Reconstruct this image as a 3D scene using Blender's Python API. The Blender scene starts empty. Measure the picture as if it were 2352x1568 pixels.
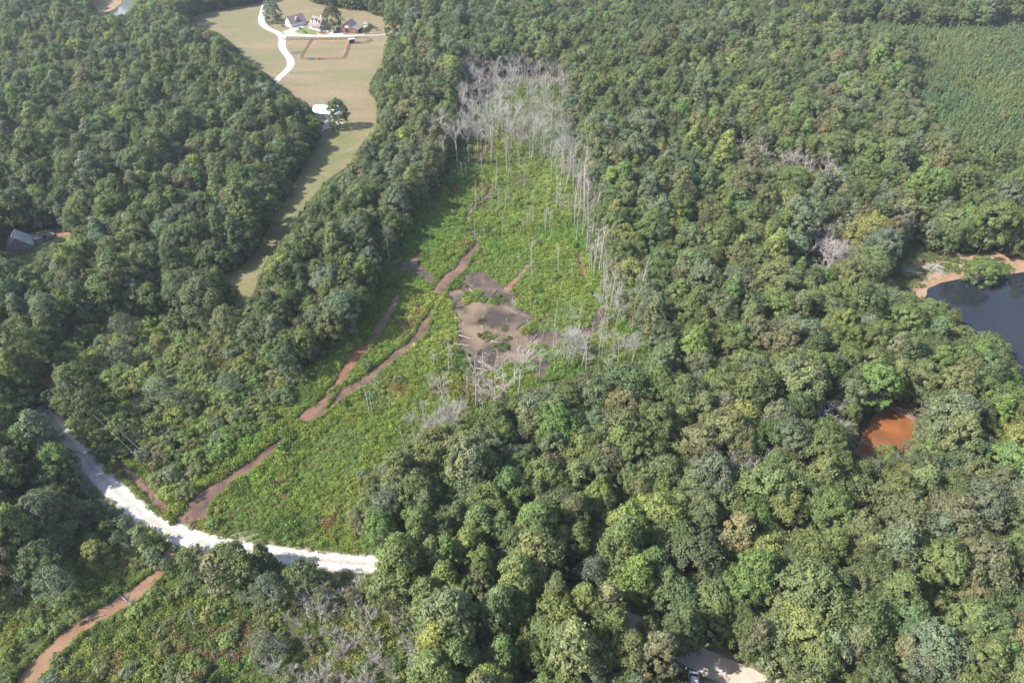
import bpy, math, random
import numpy as np
from mathutils import Vector, Matrix, noise as mnoise

# ------------------------------------------------------------------ camera, world, sun, exposure
SC = bpy.context.scene
COL = SC.collection
CAM_H = 140.0
PITCH = math.radians(40.5)
cam_d = bpy.data.cameras.new('camera'); cam = bpy.data.objects.new('camera', cam_d); COL.objects.link(cam)
cam_d.sensor_width = 36.0; cam_d.lens = 24.0; cam_d.clip_start = 0.5; cam_d.clip_end = 6000.0
cam.location = (0, 0, CAM_H); cam.rotation_euler = (math.pi/2 - PITCH, 0, 0)
SC.camera = cam

SUN_EL = math.radians(43.0)
SUN_AZ_DIR = math.radians(15.0)          # ground direction the shadows fall in, measured from +X towards +Y
world = bpy.data.worlds.new('World'); SC.world = world; world.use_nodes = True
wn = world.node_tree.nodes; wl = world.node_tree.links
bg = wn['Background']
sky = wn.new('ShaderNodeTexSky'); sky.sky_type = 'NISHITA'; sky.sun_disc = False
sky.sun_elevation = SUN_EL
sx, sy = -math.cos(SUN_AZ_DIR), -math.sin(SUN_AZ_DIR)     # towards the sun
sky.sun_rotation = math.atan2(sx, sy)
sky.air_density = 1.0; sky.dust_density = 1.6; sky.ozone_density = 1.0
wl.new(sky.outputs[0], bg.inputs[0]); bg.inputs[1].default_value = 0.14
sun_d = bpy.data.lights.new('sun', 'SUN'); sun_d.energy = 4.5; sun_d.angle = math.radians(0.55); sun_d.color = (1.0, 0.955, 0.88)
sun = bpy.data.objects.new('sun', sun_d); COL.objects.link(sun)
sdir = Vector((math.cos(SUN_EL)*math.cos(SUN_AZ_DIR), math.cos(SUN_EL)*math.sin(SUN_AZ_DIR), -math.sin(SUN_EL)))
sun.rotation_euler = sdir.to_track_quat('-Z', 'Y').to_euler()
sun.location = (-300, -80, 300)
SC.view_settings.view_transform = 'Standard'; SC.view_settings.look = 'None'
SC.view_settings.exposure = 1.44; SC.view_settings.gamma = 1.0; SC.view_settings.use_curve_mapping = False
SC.cycles.max_bounces = 7; SC.cycles.diffuse_bounces = 4; SC.cycles.glossy_bounces = 2
SC.cycles.transmission_bounces = 3; SC.cycles.volume_bounces = 0; SC.cycles.transparent_max_bounces = 4

rng = np.random.default_rng(7)
random.seed(7)

# ------------------------------------------------------------------ plan coordinates: survey points read off the photograph, put on the ground
FX = 1568.0; CX, CY = 1176.0, 784.0
sp, cp = math.sin(PITCH), math.cos(PITCH)
def P(u, v, h=0.0):
    a, b = (u-CX)/FX, (CY-v)/FX
    d = (a, cp + b*sp, -sp + b*cp)
    t = (h-CAM_H)/d[2]
    return (d[0]*t, d[1]*t)
def project(x, y, z):
    dz = z-CAM_H
    depth = y*cp - dz*sp
    up = y*sp + dz*cp
    return CX + FX*x/depth, CY - FX*up/depth, depth
def Z(ox, oy, pts):                       # thirds of the photograph, enlarged three times
    return [(ox+p[0]/3.0, oy+p[1]/3.0) + tuple(p[2:]) for p in pts]
def SRC(ox, oy, k, pts):
    return [((ox+p[0]/k)/1.16327, (oy+p[1]/k)/1.16327) + tuple(p[2:]) for p in pts]
Z1 = lambda p: Z(0, 0, p); Z2 = lambda p: Z(784, 0, p); Z3 = lambda p: Z(1568, 0, p)
Z4 = lambda p: Z(0, 522.7, p); Z5 = lambda p: Z(784, 522.7, p); Z6 = lambda p: Z(1568, 522.7, p)
Z7 = lambda p: Z(0, 1045.3, p); Z8 = lambda p: Z(784, 1045.3, p); Z9 = lambda p: Z(1568, 1045.3, p)
FA = lambda p: SRC(680, 0, 5.6, p)
FB = lambda p: SRC(700, 20, 13.067, p)
FC = lambda p: SRC(860, 20, 9.8, p)

def inside(px, py, poly):
    poly = np.asarray([(p[0], p[1]) for p in poly], float)
    px = np.asarray(px, float); py = np.asarray(py, float)
    c = np.zeros(px.shape, bool); j = len(poly)-1
    for i in range(len(poly)):
        xi, yi = poly[i]; xj, yj = poly[j]
        if yi != yj:
            c ^= ((yi > py) != (yj > py)) & (px < (xj-xi)*(py-yi)/(yj-yi)+xi)
        j = i
    return c
def vnoise(x, y, seed=0.0):
    x = np.asarray(x, float)+seed*17.13; y = np.asarray(y, float)-seed*9.71
    xi = np.floor(x); yi = np.floor(y); fx = x-xi; fy = y-yi
    fx = fx*fx*fx*(fx*(fx*6-15)+10); fy = fy*fy*fy*(fy*(fy*6-15)+10)
    def h(a, b):
        q = np.sin(a*127.1+b*311.7+seed*74.7)*43758.5453; return (q-np.floor(q))*2-1
    return (h(xi, yi)*(1-fx)+h(xi+1, yi)*fx)*(1-fy)+(h(xi, yi+1)*(1-fx)+h(xi+1, yi+1)*fx)*fy
def fbmv(x, y, s, o=3, seed=0.0):
    t = 0; a = 1; n = 0
    for k in range(o):
        t = t+a*vnoise(np.asarray(x)/s*2**k, np.asarray(y)/s*2**k, seed+3.3*k); n += a; a *= .5
    return t/n
def fbm(x, y, s, o=3, seed=0.0): return float(fbmv(x, y, s, o, seed))*.75

# ------------------------------------------------------------------ materials
def mat(name):
    m = bpy.data.materials.new(name); m.use_nodes = True
    return m, m.node_tree.nodes, m.node_tree.links, m.node_tree.nodes['Principled BSDF']
def simple(name, col, rough=0.7, spec=0.3, var=0.0, scale=3.0, metal=0.0):
    m, n, l, b = mat(name)
    b.inputs['Roughness'].default_value = rough; b.inputs['Specular IOR Level'].default_value = spec
    b.inputs['Metallic'].default_value = metal
    if var > 0:
        tx = n.new('ShaderNodeTexNoise'); tx.inputs['Scale'].default_value = scale; tx.inputs['Detail'].default_value = 4
        geo = n.new('ShaderNodeNewGeometry'); l.new(geo.outputs['Position'], tx.inputs['Vector'])
        r = n.new('ShaderNodeValToRGB'); e = r.color_ramp.elements
        e[0].position = .3; e[1].position = .7
        e[0].color = tuple(c*(1-var) for c in col)+(1,); e[1].color = tuple(min(1, c*(1+var)) for c in col)+(1,)
        l.new(tx.outputs['Fac'], r.inputs[0]); l.new(r.outputs[0], b.inputs['Base Color'])
    else:
        b.inputs['Base Color'].default_value = tuple(col)+(1,)
    return m
def layered(name, cols, scales, rough=0.9, bump=0.0, bump_scale=1.0, spec=0.15, stretch=None, extra=None):
    """cols: base colour, then (colour, ramp low, ramp high) per noise scale; colours belong to the ground itself"""
    m, n, l, b = mat(name)
    b.inputs['Roughness'].default_value = rough; b.inputs['Specular IOR Level'].default_value = spec
    geo = n.new('ShaderNodeNewGeometry'); vec = geo.outputs['Position']
    prev = None
    for i, (c, lo, hi) in enumerate(cols[1:]):
        tx = n.new('ShaderNodeTexNoise'); tx.inputs['Scale'].default_value = 1.0/scales[i]; tx.inputs['Detail'].default_value = 5; tx.inputs['Roughness'].default_value = .6
        mp = n.new('ShaderNodeMapping'); mp.inputs['Location'].default_value = (13.7*i, 5.1*i, 0)
        if stretch and i in stretch:
            mp.inputs['Rotation'].default_value = (0, 0, stretch[i][0]); mp.inputs['Scale'].default_value = stretch[i][1]
        l.new(vec, mp.inputs[0]); l.new(mp.outputs[0], tx.inputs['Vector'])
        r = n.new('ShaderNodeMapRange'); r.inputs['From Min'].default_value = lo; r.inputs['From Max'].default_value = hi
        l.new(tx.outputs['Fac'], r.inputs[0])
        mx = n.new('ShaderNodeMix'); mx.data_type = 'RGBA'
        l.new(r.outputs[0], mx.inputs[0])
        if prev is None: mx.inputs[6].default_value = tuple(cols[0])+(1,)
        else: l.new(prev, mx.inputs[6])
        mx.inputs[7].default_value = tuple(c)+(1,)
        prev = mx.outputs[2]
    l.new(prev, b.inputs['Base Color'])
    if bump:
        tx = n.new('ShaderNodeTexNoise'); tx.inputs['Scale'].default_value = 1.0/bump_scale; tx.inputs['Detail'].default_value = 6; tx.inputs['Roughness'].default_value = .7
        l.new(vec, tx.inputs['Vector'])
        bp = n.new('ShaderNodeBump'); bp.inputs['Strength'].default_value = bump; bp.inputs['Distance'].default_value = bump_scale*.5
        l.new(tx.outputs['Fac'], bp.inputs['Height']); l.new(bp.outputs[0], b.inputs['Normal'])
    return m

def leaf_material(name, trans=0.36, rough=0.55, spec=0.25):
    m, n, l, b = mat(name)
    tint = n.new('ShaderNodeAttribute'); tint.attribute_type = 'INSTANCER'; tint.attribute_name = 'tint'
    var = n.new('ShaderNodeAttribute'); var.attribute_type = 'GEOMETRY'; var.attribute_name = 'leafvar'
    # leafvar: x = brightness of this leaf spray, y = how far it has turned yellow
    sep = n.new('ShaderNodeSeparateXYZ'); l.new(var.outputs['Vector'], sep.inputs[0])
    mul = n.new('ShaderNodeVectorMath'); mul.operation = 'SCALE'; l.new(tint.outputs['Vector'], mul.inputs[0]); l.new(sep.outputs[0], mul.inputs['Scale'])
    yel = n.new('ShaderNodeVectorMath'); yel.operation = 'MULTIPLY'; l.new(mul.outputs[0], yel.inputs[0]); yel.inputs[1].default_value = (1.45, 1.18, .8)
    mx = n.new('ShaderNodeMix'); mx.data_type = 'RGBA'; l.new(sep.outputs[1], mx.inputs[0]); l.new(mul.outputs[0], mx.inputs[6]); l.new(yel.outputs[0], mx.inputs[7])
    col = mx.outputs[2]
    l.new(col, b.inputs['Base Color']); b.inputs['Roughness'].default_value = rough; b.inputs['Specular IOR Level'].default_value = spec
    tr = n.new('ShaderNodeBsdfTranslucent'); tc = n.new('ShaderNodeVectorMath'); tc.operation = 'MULTIPLY'; tc.inputs[1].default_value = (1.25, 1.35, .7)
    l.new(col, tc.inputs[0]); l.new(tc.outputs[0], tr.inputs[0])
    ms = n.new('ShaderNodeMixShader'); ms.inputs[0].default_value = trans
    l.new(b.outputs[0], ms.inputs[1]); l.new(tr.outputs[0], ms.inputs[2])
    out = n['Material Output']; l.new(ms.outputs[0], out.inputs['Surface'])
    return m
def wood_material(name, c1, c2):
    return simple2(name, c1, c2)
def simple2(name, c1, c2, scale=1.3, rough=.85):
    m, n, l, b = mat(name)
    tc = n.new('ShaderNodeTexCoord'); mp = n.new('ShaderNodeMapping'); mp.inputs['Scale'].default_value = (scale*2, scale*2, scale*.35)
    tx = n.new('ShaderNodeTexNoise'); tx.inputs['Scale'].default_value = 1; tx.inputs['Detail'].default_value = 5
    l.new(tc.outputs['Object'], mp.inputs[0]); l.new(mp.outputs[0], tx.inputs['Vector'])
    r = n.new('ShaderNodeValToRGB'); e = r.color_ramp.elements; e[0].position = .35; e[1].position = .65
    e[0].color = tuple(c1)+(1,); e[1].color = tuple(c2)+(1,)
    l.new(tx.outputs['Fac'], r.inputs[0]); l.new(r.outputs[0], b.inputs['Base Color'])
    b.inputs['Roughness'].default_value = rough; b.inputs['Specular IOR Level'].default_value = .2
    return m
def water_material(name, c1, c2, scale, rough=.06, bump=.02, lo=.4, hi=.62, spec=.5, c3=None):
    m, n, l, b = mat(name)
    geo = n.new('ShaderNodeNewGeometry')
    tx = n.new('ShaderNodeTexNoise'); tx.inputs['Scale'].default_value = 1/scale; tx.inputs['Detail'].default_value = 6; tx.inputs['Distortion'].default_value = .25
    l.new(geo.outputs['Position'], tx.inputs['Vector'])
    r = n.new('ShaderNodeValToRGB'); e = r.color_ramp.elements; e[0].position = lo; e[1].position = hi
    e[0].color = tuple(c1)+(1,); e[1].color = tuple(c2)+(1,)
    l.new(tx.outputs['Fac'], r.inputs[0]); l.new(r.outputs[0], b.inputs['Base Color'])
    b.inputs['Roughness'].default_value = rough; b.inputs['Specular IOR Level'].default_value = spec; b.inputs['IOR'].default_value = 1.33
    t2 = n.new('ShaderNodeTexNoise'); t2.inputs['Scale'].default_value = 1.6; t2.inputs['Detail'].default_value = 3
    l.new(geo.outputs['Position'], t2.inputs['Vector'])
    bp = n.new('ShaderNodeBump'); bp.inputs['Strength'].default_value = bump; bp.inputs['Distance'].default_value = .2
    l.new(t2.outputs['Fac'], bp.inputs['Height']); l.new(bp.outputs[0], b.inputs['Normal'])
    return m

M = {}
M['floor'] = layered('forest_floor', [(.045, .042, .022), ((.05, .062, .022), .42, .6), ((.085, .055, .032), .55, .7)], [9, 4], bump=.4, bump_scale=.8)
M['field'] = layered('dry_pasture', [(.168, .134, .080), ((.125, .122, .060), .46, .56), ((.20, .146, .096), .52, .64), ((.098, .106, .048), .56, .68), ((.130, .106, .060), .45, .62)], [70, 24, 15, 1.6], bump=.35, bump_scale=.5, stretch={1: (.7, (.35, 1, 1)), 2: (-.35, (.3, 1.6, 1))})
M['strip'] = layered('mown_strip', [(.138, .122, .060), ((.098, .112, .042), .42, .58), ((.175, .135, .082), .5, .66), ((.085, .098, .036), .5, .68)], [20, 8, 1.4], bump=.35, bump_scale=.5)
M['marsh'] = layered('marsh_soil', [(.058, .058, .024), ((.085, .055, .034), .46, .6), ((.045, .06, .018), .45, .6)], [7, 2], bump=.5, bump_scale=.5)
M['mud'] = layered('wet_mud', [(.078, .055, .040), ((.040, .032, .027), .42, .58), ((.125, .072, .045), .52, .66)], [5, 2.2], rough=.55, bump=.35, bump_scale=.6, spec=.4)
M['clay'] = layered('red_clay', [(0.225, 0.109, 0.064), ((0.285, 0.161, 0.105), .45, .62), ((0.150, 0.083, 0.053), .54, .7)], [4, 1.3], rough=.8, bump=.4, bump_scale=.4)
M['clay_wet'] = layered('wet_red_clay', [(0.150, 0.074, 0.046), ((0.203, 0.105, 0.069), .45, .6), ((0.090, 0.060, 0.050), .52, .66)], [4, 1.6], rough=.35, bump=.2, bump_scale=.5, spec=.5)
M['gravel'] = layered('pale_gravel', [(.335, .315, .298), ((.375, .358, .34), .4, .6), ((.27, .248, .228), .52, .7)], [3.5, .9], bump=.3, bump_scale=.12)
def road_wear(m):
    n, l = m.node_tree.nodes, m.node_tree.links; b = n['Principled BSDF']; src = b.inputs['Base Color'].links[0].from_socket
    at = n.new('ShaderNodeAttribute'); at.attribute_name = 'across'
    r = n.new('ShaderNodeValToRGB'); el = r.color_ramp.elements; el[0].position = .0; el[0].color = (.80, .79, .74, 1); el[1].position = 1.0; el[1].color = (.72, .70, .64, 1)
    for p_, c_ in ((.16, (.86, .85, .81, 1)), (.3, (1, 1, 1, 1)), (.62, (1, 1, 1, 1)), (.82, (.92, .91, .88, 1))): x = el.new(p_); x.color = c_
    tx = n.new('ShaderNodeTexNoise'); tx.inputs['Scale'].default_value = .9; tx.inputs['Detail'].default_value = 4; geo = n.new('ShaderNodeNewGeometry'); l.new(geo.outputs['Position'], tx.inputs['Vector'])
    ad = n.new('ShaderNodeMath'); ad.operation = 'MULTIPLY_ADD'; ad.inputs[1].default_value = .35; l.new(tx.outputs['Fac'], ad.inputs[0]); 
    sb = n.new('ShaderNodeMath'); sb.operation = 'SUBTRACT'; sb.inputs[1].default_value = .175; l.new(at.outputs['Fac'], sb.inputs[0]); l.new(sb.outputs[0], ad.inputs[2]); l.new(ad.outputs[0], r.inputs[0])
    mx = n.new('ShaderNodeMix'); mx.data_type = 'RGBA'; mx.blend_type = 'MULTIPLY'; mx.inputs[0].default_value = 1; l.new(src, mx.inputs[6]); l.new(r.outputs[0], mx.inputs[7]); l.new(mx.outputs[2], b.inputs['Base Color'])
road_wear(M['gravel'])
M['dirtroad'] = layered('pale_dirt', [(0.340, 0.285, 0.237), ((0.400, 0.348, 0.303), .4, .6), ((0.296, 0.229, 0.178), .55, .72)], [3.5, .7], bump=.3, bump_scale=.12)
M['verge'] = layered('dusty_verge', [(0.160, 0.148, 0.104), ((0.104, 0.116, 0.052), .42, .6), ((0.240, 0.208, 0.168), .52, .7)], [3.5, 1.1], bump=.6, bump_scale=.35)
M['bank'] = layered('sandy_bank', [(0.216, 0.137, 0.086), ((0.266, 0.180, 0.122), .42, .6), ((0.122, 0.115, 0.050), .5, .66)], [7, 3], bump=.5, bump_scale=.5)
M['yard'] = layered('yard_grass', [(0.119, 0.132, 0.047), ((0.196, 0.153, 0.085), .45, .62), ((0.085, 0.111, 0.034), .45, .6)], [9, 2], bump=.4, bump_scale=.4)
M['lawn'] = layered('green_lawn', [(0.090, 0.140, 0.041), ((0.117, 0.153, 0.045), .45, .6)], [4], bump=.3, bump_scale=.4)
M['concrete'] = simple('pale_concrete', (0.406, 0.371, 0.336), var=.06, scale=.3)
M['muddy_water'] = water_material('muddy_water', (.060, .040, .032), (.138, .080, .053), 6.5, lo=.36, hi=.58)
M['silty_water'] = water_material('silty_pool_water', (.050, .037, .029), (.158, .115, .075), 9, lo=.38, hi=.62)
M['brown_water'] = water_material('brown_creek_water', (0.155, 0.090, 0.050), (0.194, 0.115, 0.068), 4)
M['orange_water'] = water_material('orange_pond_water', (.135, .054, .021), (.205, .082, .030), 6)
M['dark_water'] = water_material('dark_pond_water', (.012, .014, .018), (.018, .02, .024), 30, rough=.03, bump=.008)
M['far_water'] = water_material('far_pond_water', (.12, .13, .13), (.14, .15, .15), 30, rough=.1, bump=.02)
M['leaf'] = leaf_material('broad_leaves')
M['needle'] = leaf_material('pine_needles', trans=.15, rough=.6)
M['grassleaf'] = leaf_material('marsh_leaves', trans=.3, rough=.5)
M['bark'] = simple2('grey_brown_bark', (.10, .085, .07), (.19, .165, .14))
M['deadwood'] = simple2('weathered_deadwood', (.20, .18, .165), (.36, .33, .305))
M['deadwood_dark'] = simple2('damp_deadwood', (0.105, 0.090, 0.079), (0.225, 0.199, 0.176))
M['deadtwig'] = simple2('bare_twigs', (.225, .205, .188), (.345, .32, .295))
M['log_wood'] = simple2('weathered_log', (.15, .13, .115), (.29, .26, .23))
M['white'] = simple('white_siding', (0.607, 0.599, 0.582), .6, .3, .03, .8)
M['roof_brown'] = simple('brown_shingle', (0.188, 0.144, 0.136), .9, .15, .12, 2.5)
M['roof_grey'] = simple('grey_shingle', (0.152, 0.144, 0.144), .9, .15, .12, 2.5)
M['roof_pale'] = simple('pale_metal_roof', (0.345, 0.367, 0.338), .45, .4, .05, .6)
M['roof_white'] = simple('white_metal_roof', (0.663, 0.671, 0.680), .4, .4, .03, .5)
M['barn_red'] = simple('weathered_red_boards', (0.168, 0.076, 0.064), .85, .15, .18, 2.0)
M['roof_barn'] = simple('barn_roof_metal', (0.168, 0.148, 0.148), .6, .3, .15, 1.2)
M['siding_tan'] = simple('taupe_siding', (0.225, 0.191, 0.176), .7, .25, .06, 1.0)
M['glass'] = simple('window_glass', (.02, .025, .03), .08, .6)
M['dark'] = simple('dark_opening', (.03, .028, .026), .9, .1)
M['fence_wood'] = simple('fence_boards', (.15, .125, .105), .9, .1, .2, 2.0)
M['stone'] = simple('stone_edging', (.33, .28, .25), .9, .15, .25, 1.2)
M['black_net'] = simple('black_netting', (.018, .018, .022), .8, .2)
M['blue_paint'] = simple('blue_paint', (.06, .16, .36), .4, .5)
M['orange_paint'] = simple('orange_paint', (.55, .17, .06), .6, .4)
M['red_paint'] = simple('red_paint', (.38, .05, .03), .4, .5)
M['green_metal'] = simple('grey_green_metal', (.14, .2, .18), .5, .4)
M['car_white'] = simple('white_car_paint', (0.612, 0.612, 0.612), .25, .5)
M['car_dark'] = simple('dark_car_paint', (.03, .035, .045), .25, .5)
M['tyre'] = simple('tyre_rubber', (.02, .02, .02), .8, .2)
M['steel'] = simple('dull_steel', (.4, .4, .41), .4, .5, metal=.6)
M['lamp_glass'] = simple('lamp_glass', (.65, .65, .62), .1, .6)
M['pole_wood'] = simple2('treated_pole_wood', (.09, .075, .065), (.15, .13, .115))
M['yellow'] = simple('yellow_plastic', (.75, .50, .04), .5, .4)
M['cable'] = simple('aluminium_cable', (.20, .20, .20), .5, .4)

# ------------------------------------------------------------------ builders
def setp(o, label=None, cat=None, group=None, kind=None):
    if label: o['label'] = label
    if cat: o['category'] = cat
    if group: o['group'] = group
    if kind: o['kind'] = kind
    return o
def empty(name, loc=(0, 0, 0), rz=0.0, scale=1.0):
    o = bpy.data.objects.new(name, None); COL.objects.link(o)
    o.location = loc; o.rotation_euler = (0, 0, rz); o.empty_display_size = .5
    o.scale = (scale, scale, scale) if not hasattr(scale, '__len__') else scale
    return o
def link(name, me, parent=None, mats=None):
    o = bpy.data.objects.new(name, me); COL.objects.link(o)
    if mats: 
        for m_ in mats: me.materials.append(m_)
    if parent: o.parent = parent
    return o
class MB:
    def __init__(s): s.v = []; s.f = []
    def add(s, vs, fs):
        k = len(s.v); s.v += [tuple(x) for x in vs]; s.f += [tuple(i+k for i in f) for f in fs]; return s
    def box(s, x0, x1, y0, y1, z0, z1):
        return s.add([(x0, y0, z0), (x1, y0, z0), (x1, y1, z0), (x0, y1, z0), (x0, y0, z1), (x1, y0, z1), (x1, y1, z1), (x0, y1, z1)],
                     [(3, 2, 1, 0), (4, 5, 6, 7), (0, 1, 5, 4), (1, 2, 6, 5), (2, 3, 7, 6), (3, 0, 4, 7)])
    def obox(s, c, ax, ay, az):                      # oriented box from half axes
        c, ax, ay, az = map(Vector, (c, ax, ay, az))
        pts = [c+i*ax+j*ay+k*az for k in (-1, 1) for (i, j) in ((-1, -1), (1, -1), (1, 1), (-1, 1))]
        return s.add(pts, [(3, 2, 1, 0), (4, 5, 6, 7), (0, 1, 5, 4), (1, 2, 6, 5), (2, 3, 7, 6), (3, 0, 4, 7)])
    def extrude(s, poly, a, b, axis='y'):            # 2-D outline swept along an axis
        n = len(poly)
        mk = {'y': lambda p, t: (p[0], t, p[1]), 'x': lambda p, t: (t, p[0], p[1]), 'z': lambda p, t: (p[0], p[1], t)}[axis]
        vs = [mk(p, a) for p in poly]+[mk(p, b) for p in poly]
        fs = [tuple(range(n))[::-1], tuple(range(n, 2*n))]+[(i, (i+1) % n, n+(i+1) % n, n+i) for i in range(n)]
        return s.add(vs, fs)
    def tube(s, path, rad, n=6, cap=True):
        path = [Vector(p) for p in path]
        rings = []
        for i, p in enumerate(path):
            d = (path[min(i+1, len(path)-1)]-path[max(i-1, 0)])
            if d.length < 1e-6: d = Vector((0, 0, 1))
            d.normalize()
            a = d.cross(Vector((1, 0, 0)) if abs(d.x) < .8 else Vector((0, 1, 0))).normalized(); b = d.cross(a)
            rings.append([p+(a*math.cos(2*math.pi*k/n)+b*math.sin(2*math.pi*k/n))*rad[i] for k in range(n)])
        vs = [q for r in rings for q in r]; fs = []
        for i in range(len(path)-1):
            for k in range(n): fs.append((i*n+k, i*n+(k+1) % n, (i+1)*n+(k+1) % n, (i+1)*n+k))
        if cap: fs += [tuple(range(n))[::-1], tuple(range((len(path)-1)*n, len(path)*n))]
        return s.add(vs, fs)
    def mesh(s, name, m_=None):
        me = bpy.data.meshes.new(name); me.from_pydata(s.v, [], s.f); me.update()
        if m_: me.materials.append(m_)
        return me
    def build(s, name, m_, parent=None):
        return link(name, s.mesh(name, m_), parent)
def smooth_mesh(me):
    me.polygons.foreach_set('use_smooth', [True]*len(me.polygons)); return me

def densify(poly, step, amp=0.0, seed=0.0, closed=True):
    out = []; n = len(poly)
    for i in range(n if closed else n-1):
        a = Vector(poly[i][:2]); b = Vector(poly[(i+1) % n][:2]); L = (b-a).length; k = max(1, int(L/step))
        for j in range(k): out.append(a.lerp(b, j/k))
    if amp:
        out = [p+Vector((mnoise.noise(Vector((p.x/3.1, p.y/3.1, seed)))+.6*mnoise.noise(Vector((p.x/1.1, p.y/1.1, seed+9))), mnoise.noise(Vector((p.x/3.1, p.y/3.1, seed+33)))+.6*mnoise.noise(Vector((p.x/1.1, p.y/1.1, seed+44)))))*amp for p in out]
    return out
def chaikin(pts, it=2, closed=False):
    pts = [np.array(p, float) for p in pts]
    for _ in range(it):
        o = [] if closed else [pts[0]]
        n = len(pts)
        for i in range(n if closed else n-1):
            a, b = pts[i], pts[(i+1) % n]
            o += [a*.75+b*.25, a*.25+b*.75]
        if not closed: o.append(pts[-1])
        pts = o
    return pts
def sheet(name, ground_poly, z, m_, label=None, step=2.0, amp=0.25, seed=1.0, kind='structure', cat=None):
    pts = densify(ground_poly, step, amp, seed)
    me = bpy.data.meshes.new(name)
    import bmesh
    bm = bmesh.new()
    f = bm.faces.new([bm.verts.new((p.x, p.y, z)) for p in pts])
    if f.normal.z < 0: f.normal_flip()
    bmesh.ops.triangulate(bm, faces=[f])
    bm.normal_update()
    for f in bm.faces:
        if f.normal.z < 0: f.normal_flip()
    bm.to_mesh(me); bm.free(); me.materials.append(m_)
    o = link(name, me); setp(o, label, cat, None, kind)
    return o
def ground(pts, h=0.0):
    return [P(p[0], p[1], p[2] if len(p) > 2 else h) for p in pts]
def strip_outline(pts, amp=.2, seed=0.0, widen=0.0, width_px=True, step=1.2):
    """pts: (u, v, width in frame px measured across) -> ground polygon of the ribbon"""
    c = []
    for (u, v, w) in pts:
        x, y = P(u, v); _, _, dep = project(x, y, 0)
        c.append((x, y, (w*dep/FX if width_px else w)+widen))
    c = chaikin(c, 3)
    res = []
    for a, b in zip(c[:-1], c[1:]):
        L = math.hypot(b[0]-a[0], b[1]-a[1]); k = max(1, int(L/step))
        for j in range(k): res.append(a+(b-a)*j/k)
    res.append(c[-1]); L_, R_ = [], []
    for i, p in enumerate(res):
        a = res[max(0, i-1)]; b = res[min(len(res)-1, i+1)]
        d = np.array([b[0]-a[0], b[1]-a[1]]); d = d/(np.linalg.norm(d)+1e-9); nrm = np.array([-d[1], d[0]])
        wl_ = p[2]/2*(1+.0)+amp*(mnoise.noise(Vector((p[0]/2.3, p[1]/2.3, seed)))+.6*mnoise.noise(Vector((p[0]/.9, p[1]/.9, seed+4))))
        wr_ = p[2]/2+amp*(mnoise.noise(Vector((p[0]/2.3, p[1]/2.3, seed+20)))+.6*mnoise.noise(Vector((p[0]/.9, p[1]/.9, seed+24))))
        L_.append(p[:2]+nrm*max(.05, wl_)); R_.append(p[:2]-nrm*max(.05, wr_))
    return L_, R_, res
def ribbon(name, pts, z, m_, label=None, amp=.2, seed=0.0, widen=0.0, width_px=True, kind='structure', step=1.2, crown=0.0):
    L_, R_, res = strip_outline(pts, amp, seed, widen, width_px, step)
    vs = []; fs = []
    for a, b in zip(L_, R_):
        mid = (a+b)/2
        vs += [(a[0], a[1], z), (mid[0], mid[1], z+crown), (b[0], b[1], z)]
    for i in range(len(L_)-1):
        k = 3*i
        fs += [(k, k+1, k+4, k+3), (k+1, k+2, k+5, k+4)]
    me = bpy.data.meshes.new(name); me.from_pydata(vs, [], fs); me.update()
    at = me.attributes.new('across', 'FLOAT', 'POINT'); at.data.foreach_set('value', np.tile(np.array([1, 0, 1], np.float32), len(L_)))
    if me.polygons[0].normal.z < 0: me.flip_normals()
    me.materials.append(m_)
    o = link(name, me); setp(o, label, None, None, kind)
    OPEN_GROUND.append([tuple(p) for p in L_]+[tuple(p) for p in R_[::-1]])
    return o
OPEN_GROUND = []     # ground outlines that stay free of plants

# ------------------------------------------------------------------ the setting: ground, field, marsh, mud, water, roads
gme = bpy.data.meshes.new('ground')
gx = np.linspace(-1400, 1400, 57); gy = np.linspace(-250, 2300, 52)
gv = [(x, y, 0.0) for y in gy for x in gx]
gf = [(j*57+i, j*57+i+1, (j+1)*57+i+1, (j+1)*57+i) for j in range(51) for i in range(56)]
gme.from_pydata(gv, [], gf); gme.materials.append(M['floor'])
setp(link('ground', gme), 'dark leaf-littered forest ground under the trees', None, None, 'structure')

V_FIELD = [(425, 48), (470, 30), (560, 14), (600, 9), (611, -20), (640, -25), (660, -25), (720, 7), (770, 20), (838, 26), (862, 36), (890, 44), (905, 56), (930, 64), (925, 78), (893, 82), (884, 108),
           (880, 140), (853, 185), (850, 215), (866, 232), (866, 285), (846, 312), (820, 345), (800, 380), (765, 405), (735, 432), (705, 468), (680, 505), (655, 545), (625, 580), (600, 620), (590, 660), (560, 705), (535, 705),
           (548, 672), (520, 648), (512, 632), (545, 618), (580, 592), (603, 560), (630, 500), (668, 440), (690, 400), (705, 365), (738, 312), (735, 285), (722, 262), (706, 240), (680, 232), (655, 205), (632, 190), (615, 175), (585, 152), (560, 140), (545, 115), (525, 95), (500, 75), (450, 62)]
V_STRIP = [(866, 285), (846, 312), (820, 345), (800, 380), (765, 405), (735, 432), (705, 468), (680, 505), (655, 545), (625, 580), (600, 620), (590, 660), (560, 705), (535, 705),
           (548, 672), (520, 648), (512, 632), (545, 618), (580, 592), (603, 560), (630, 500), (668, 440), (690, 400), (705, 365), (738, 312), (790, 290)]
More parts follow.
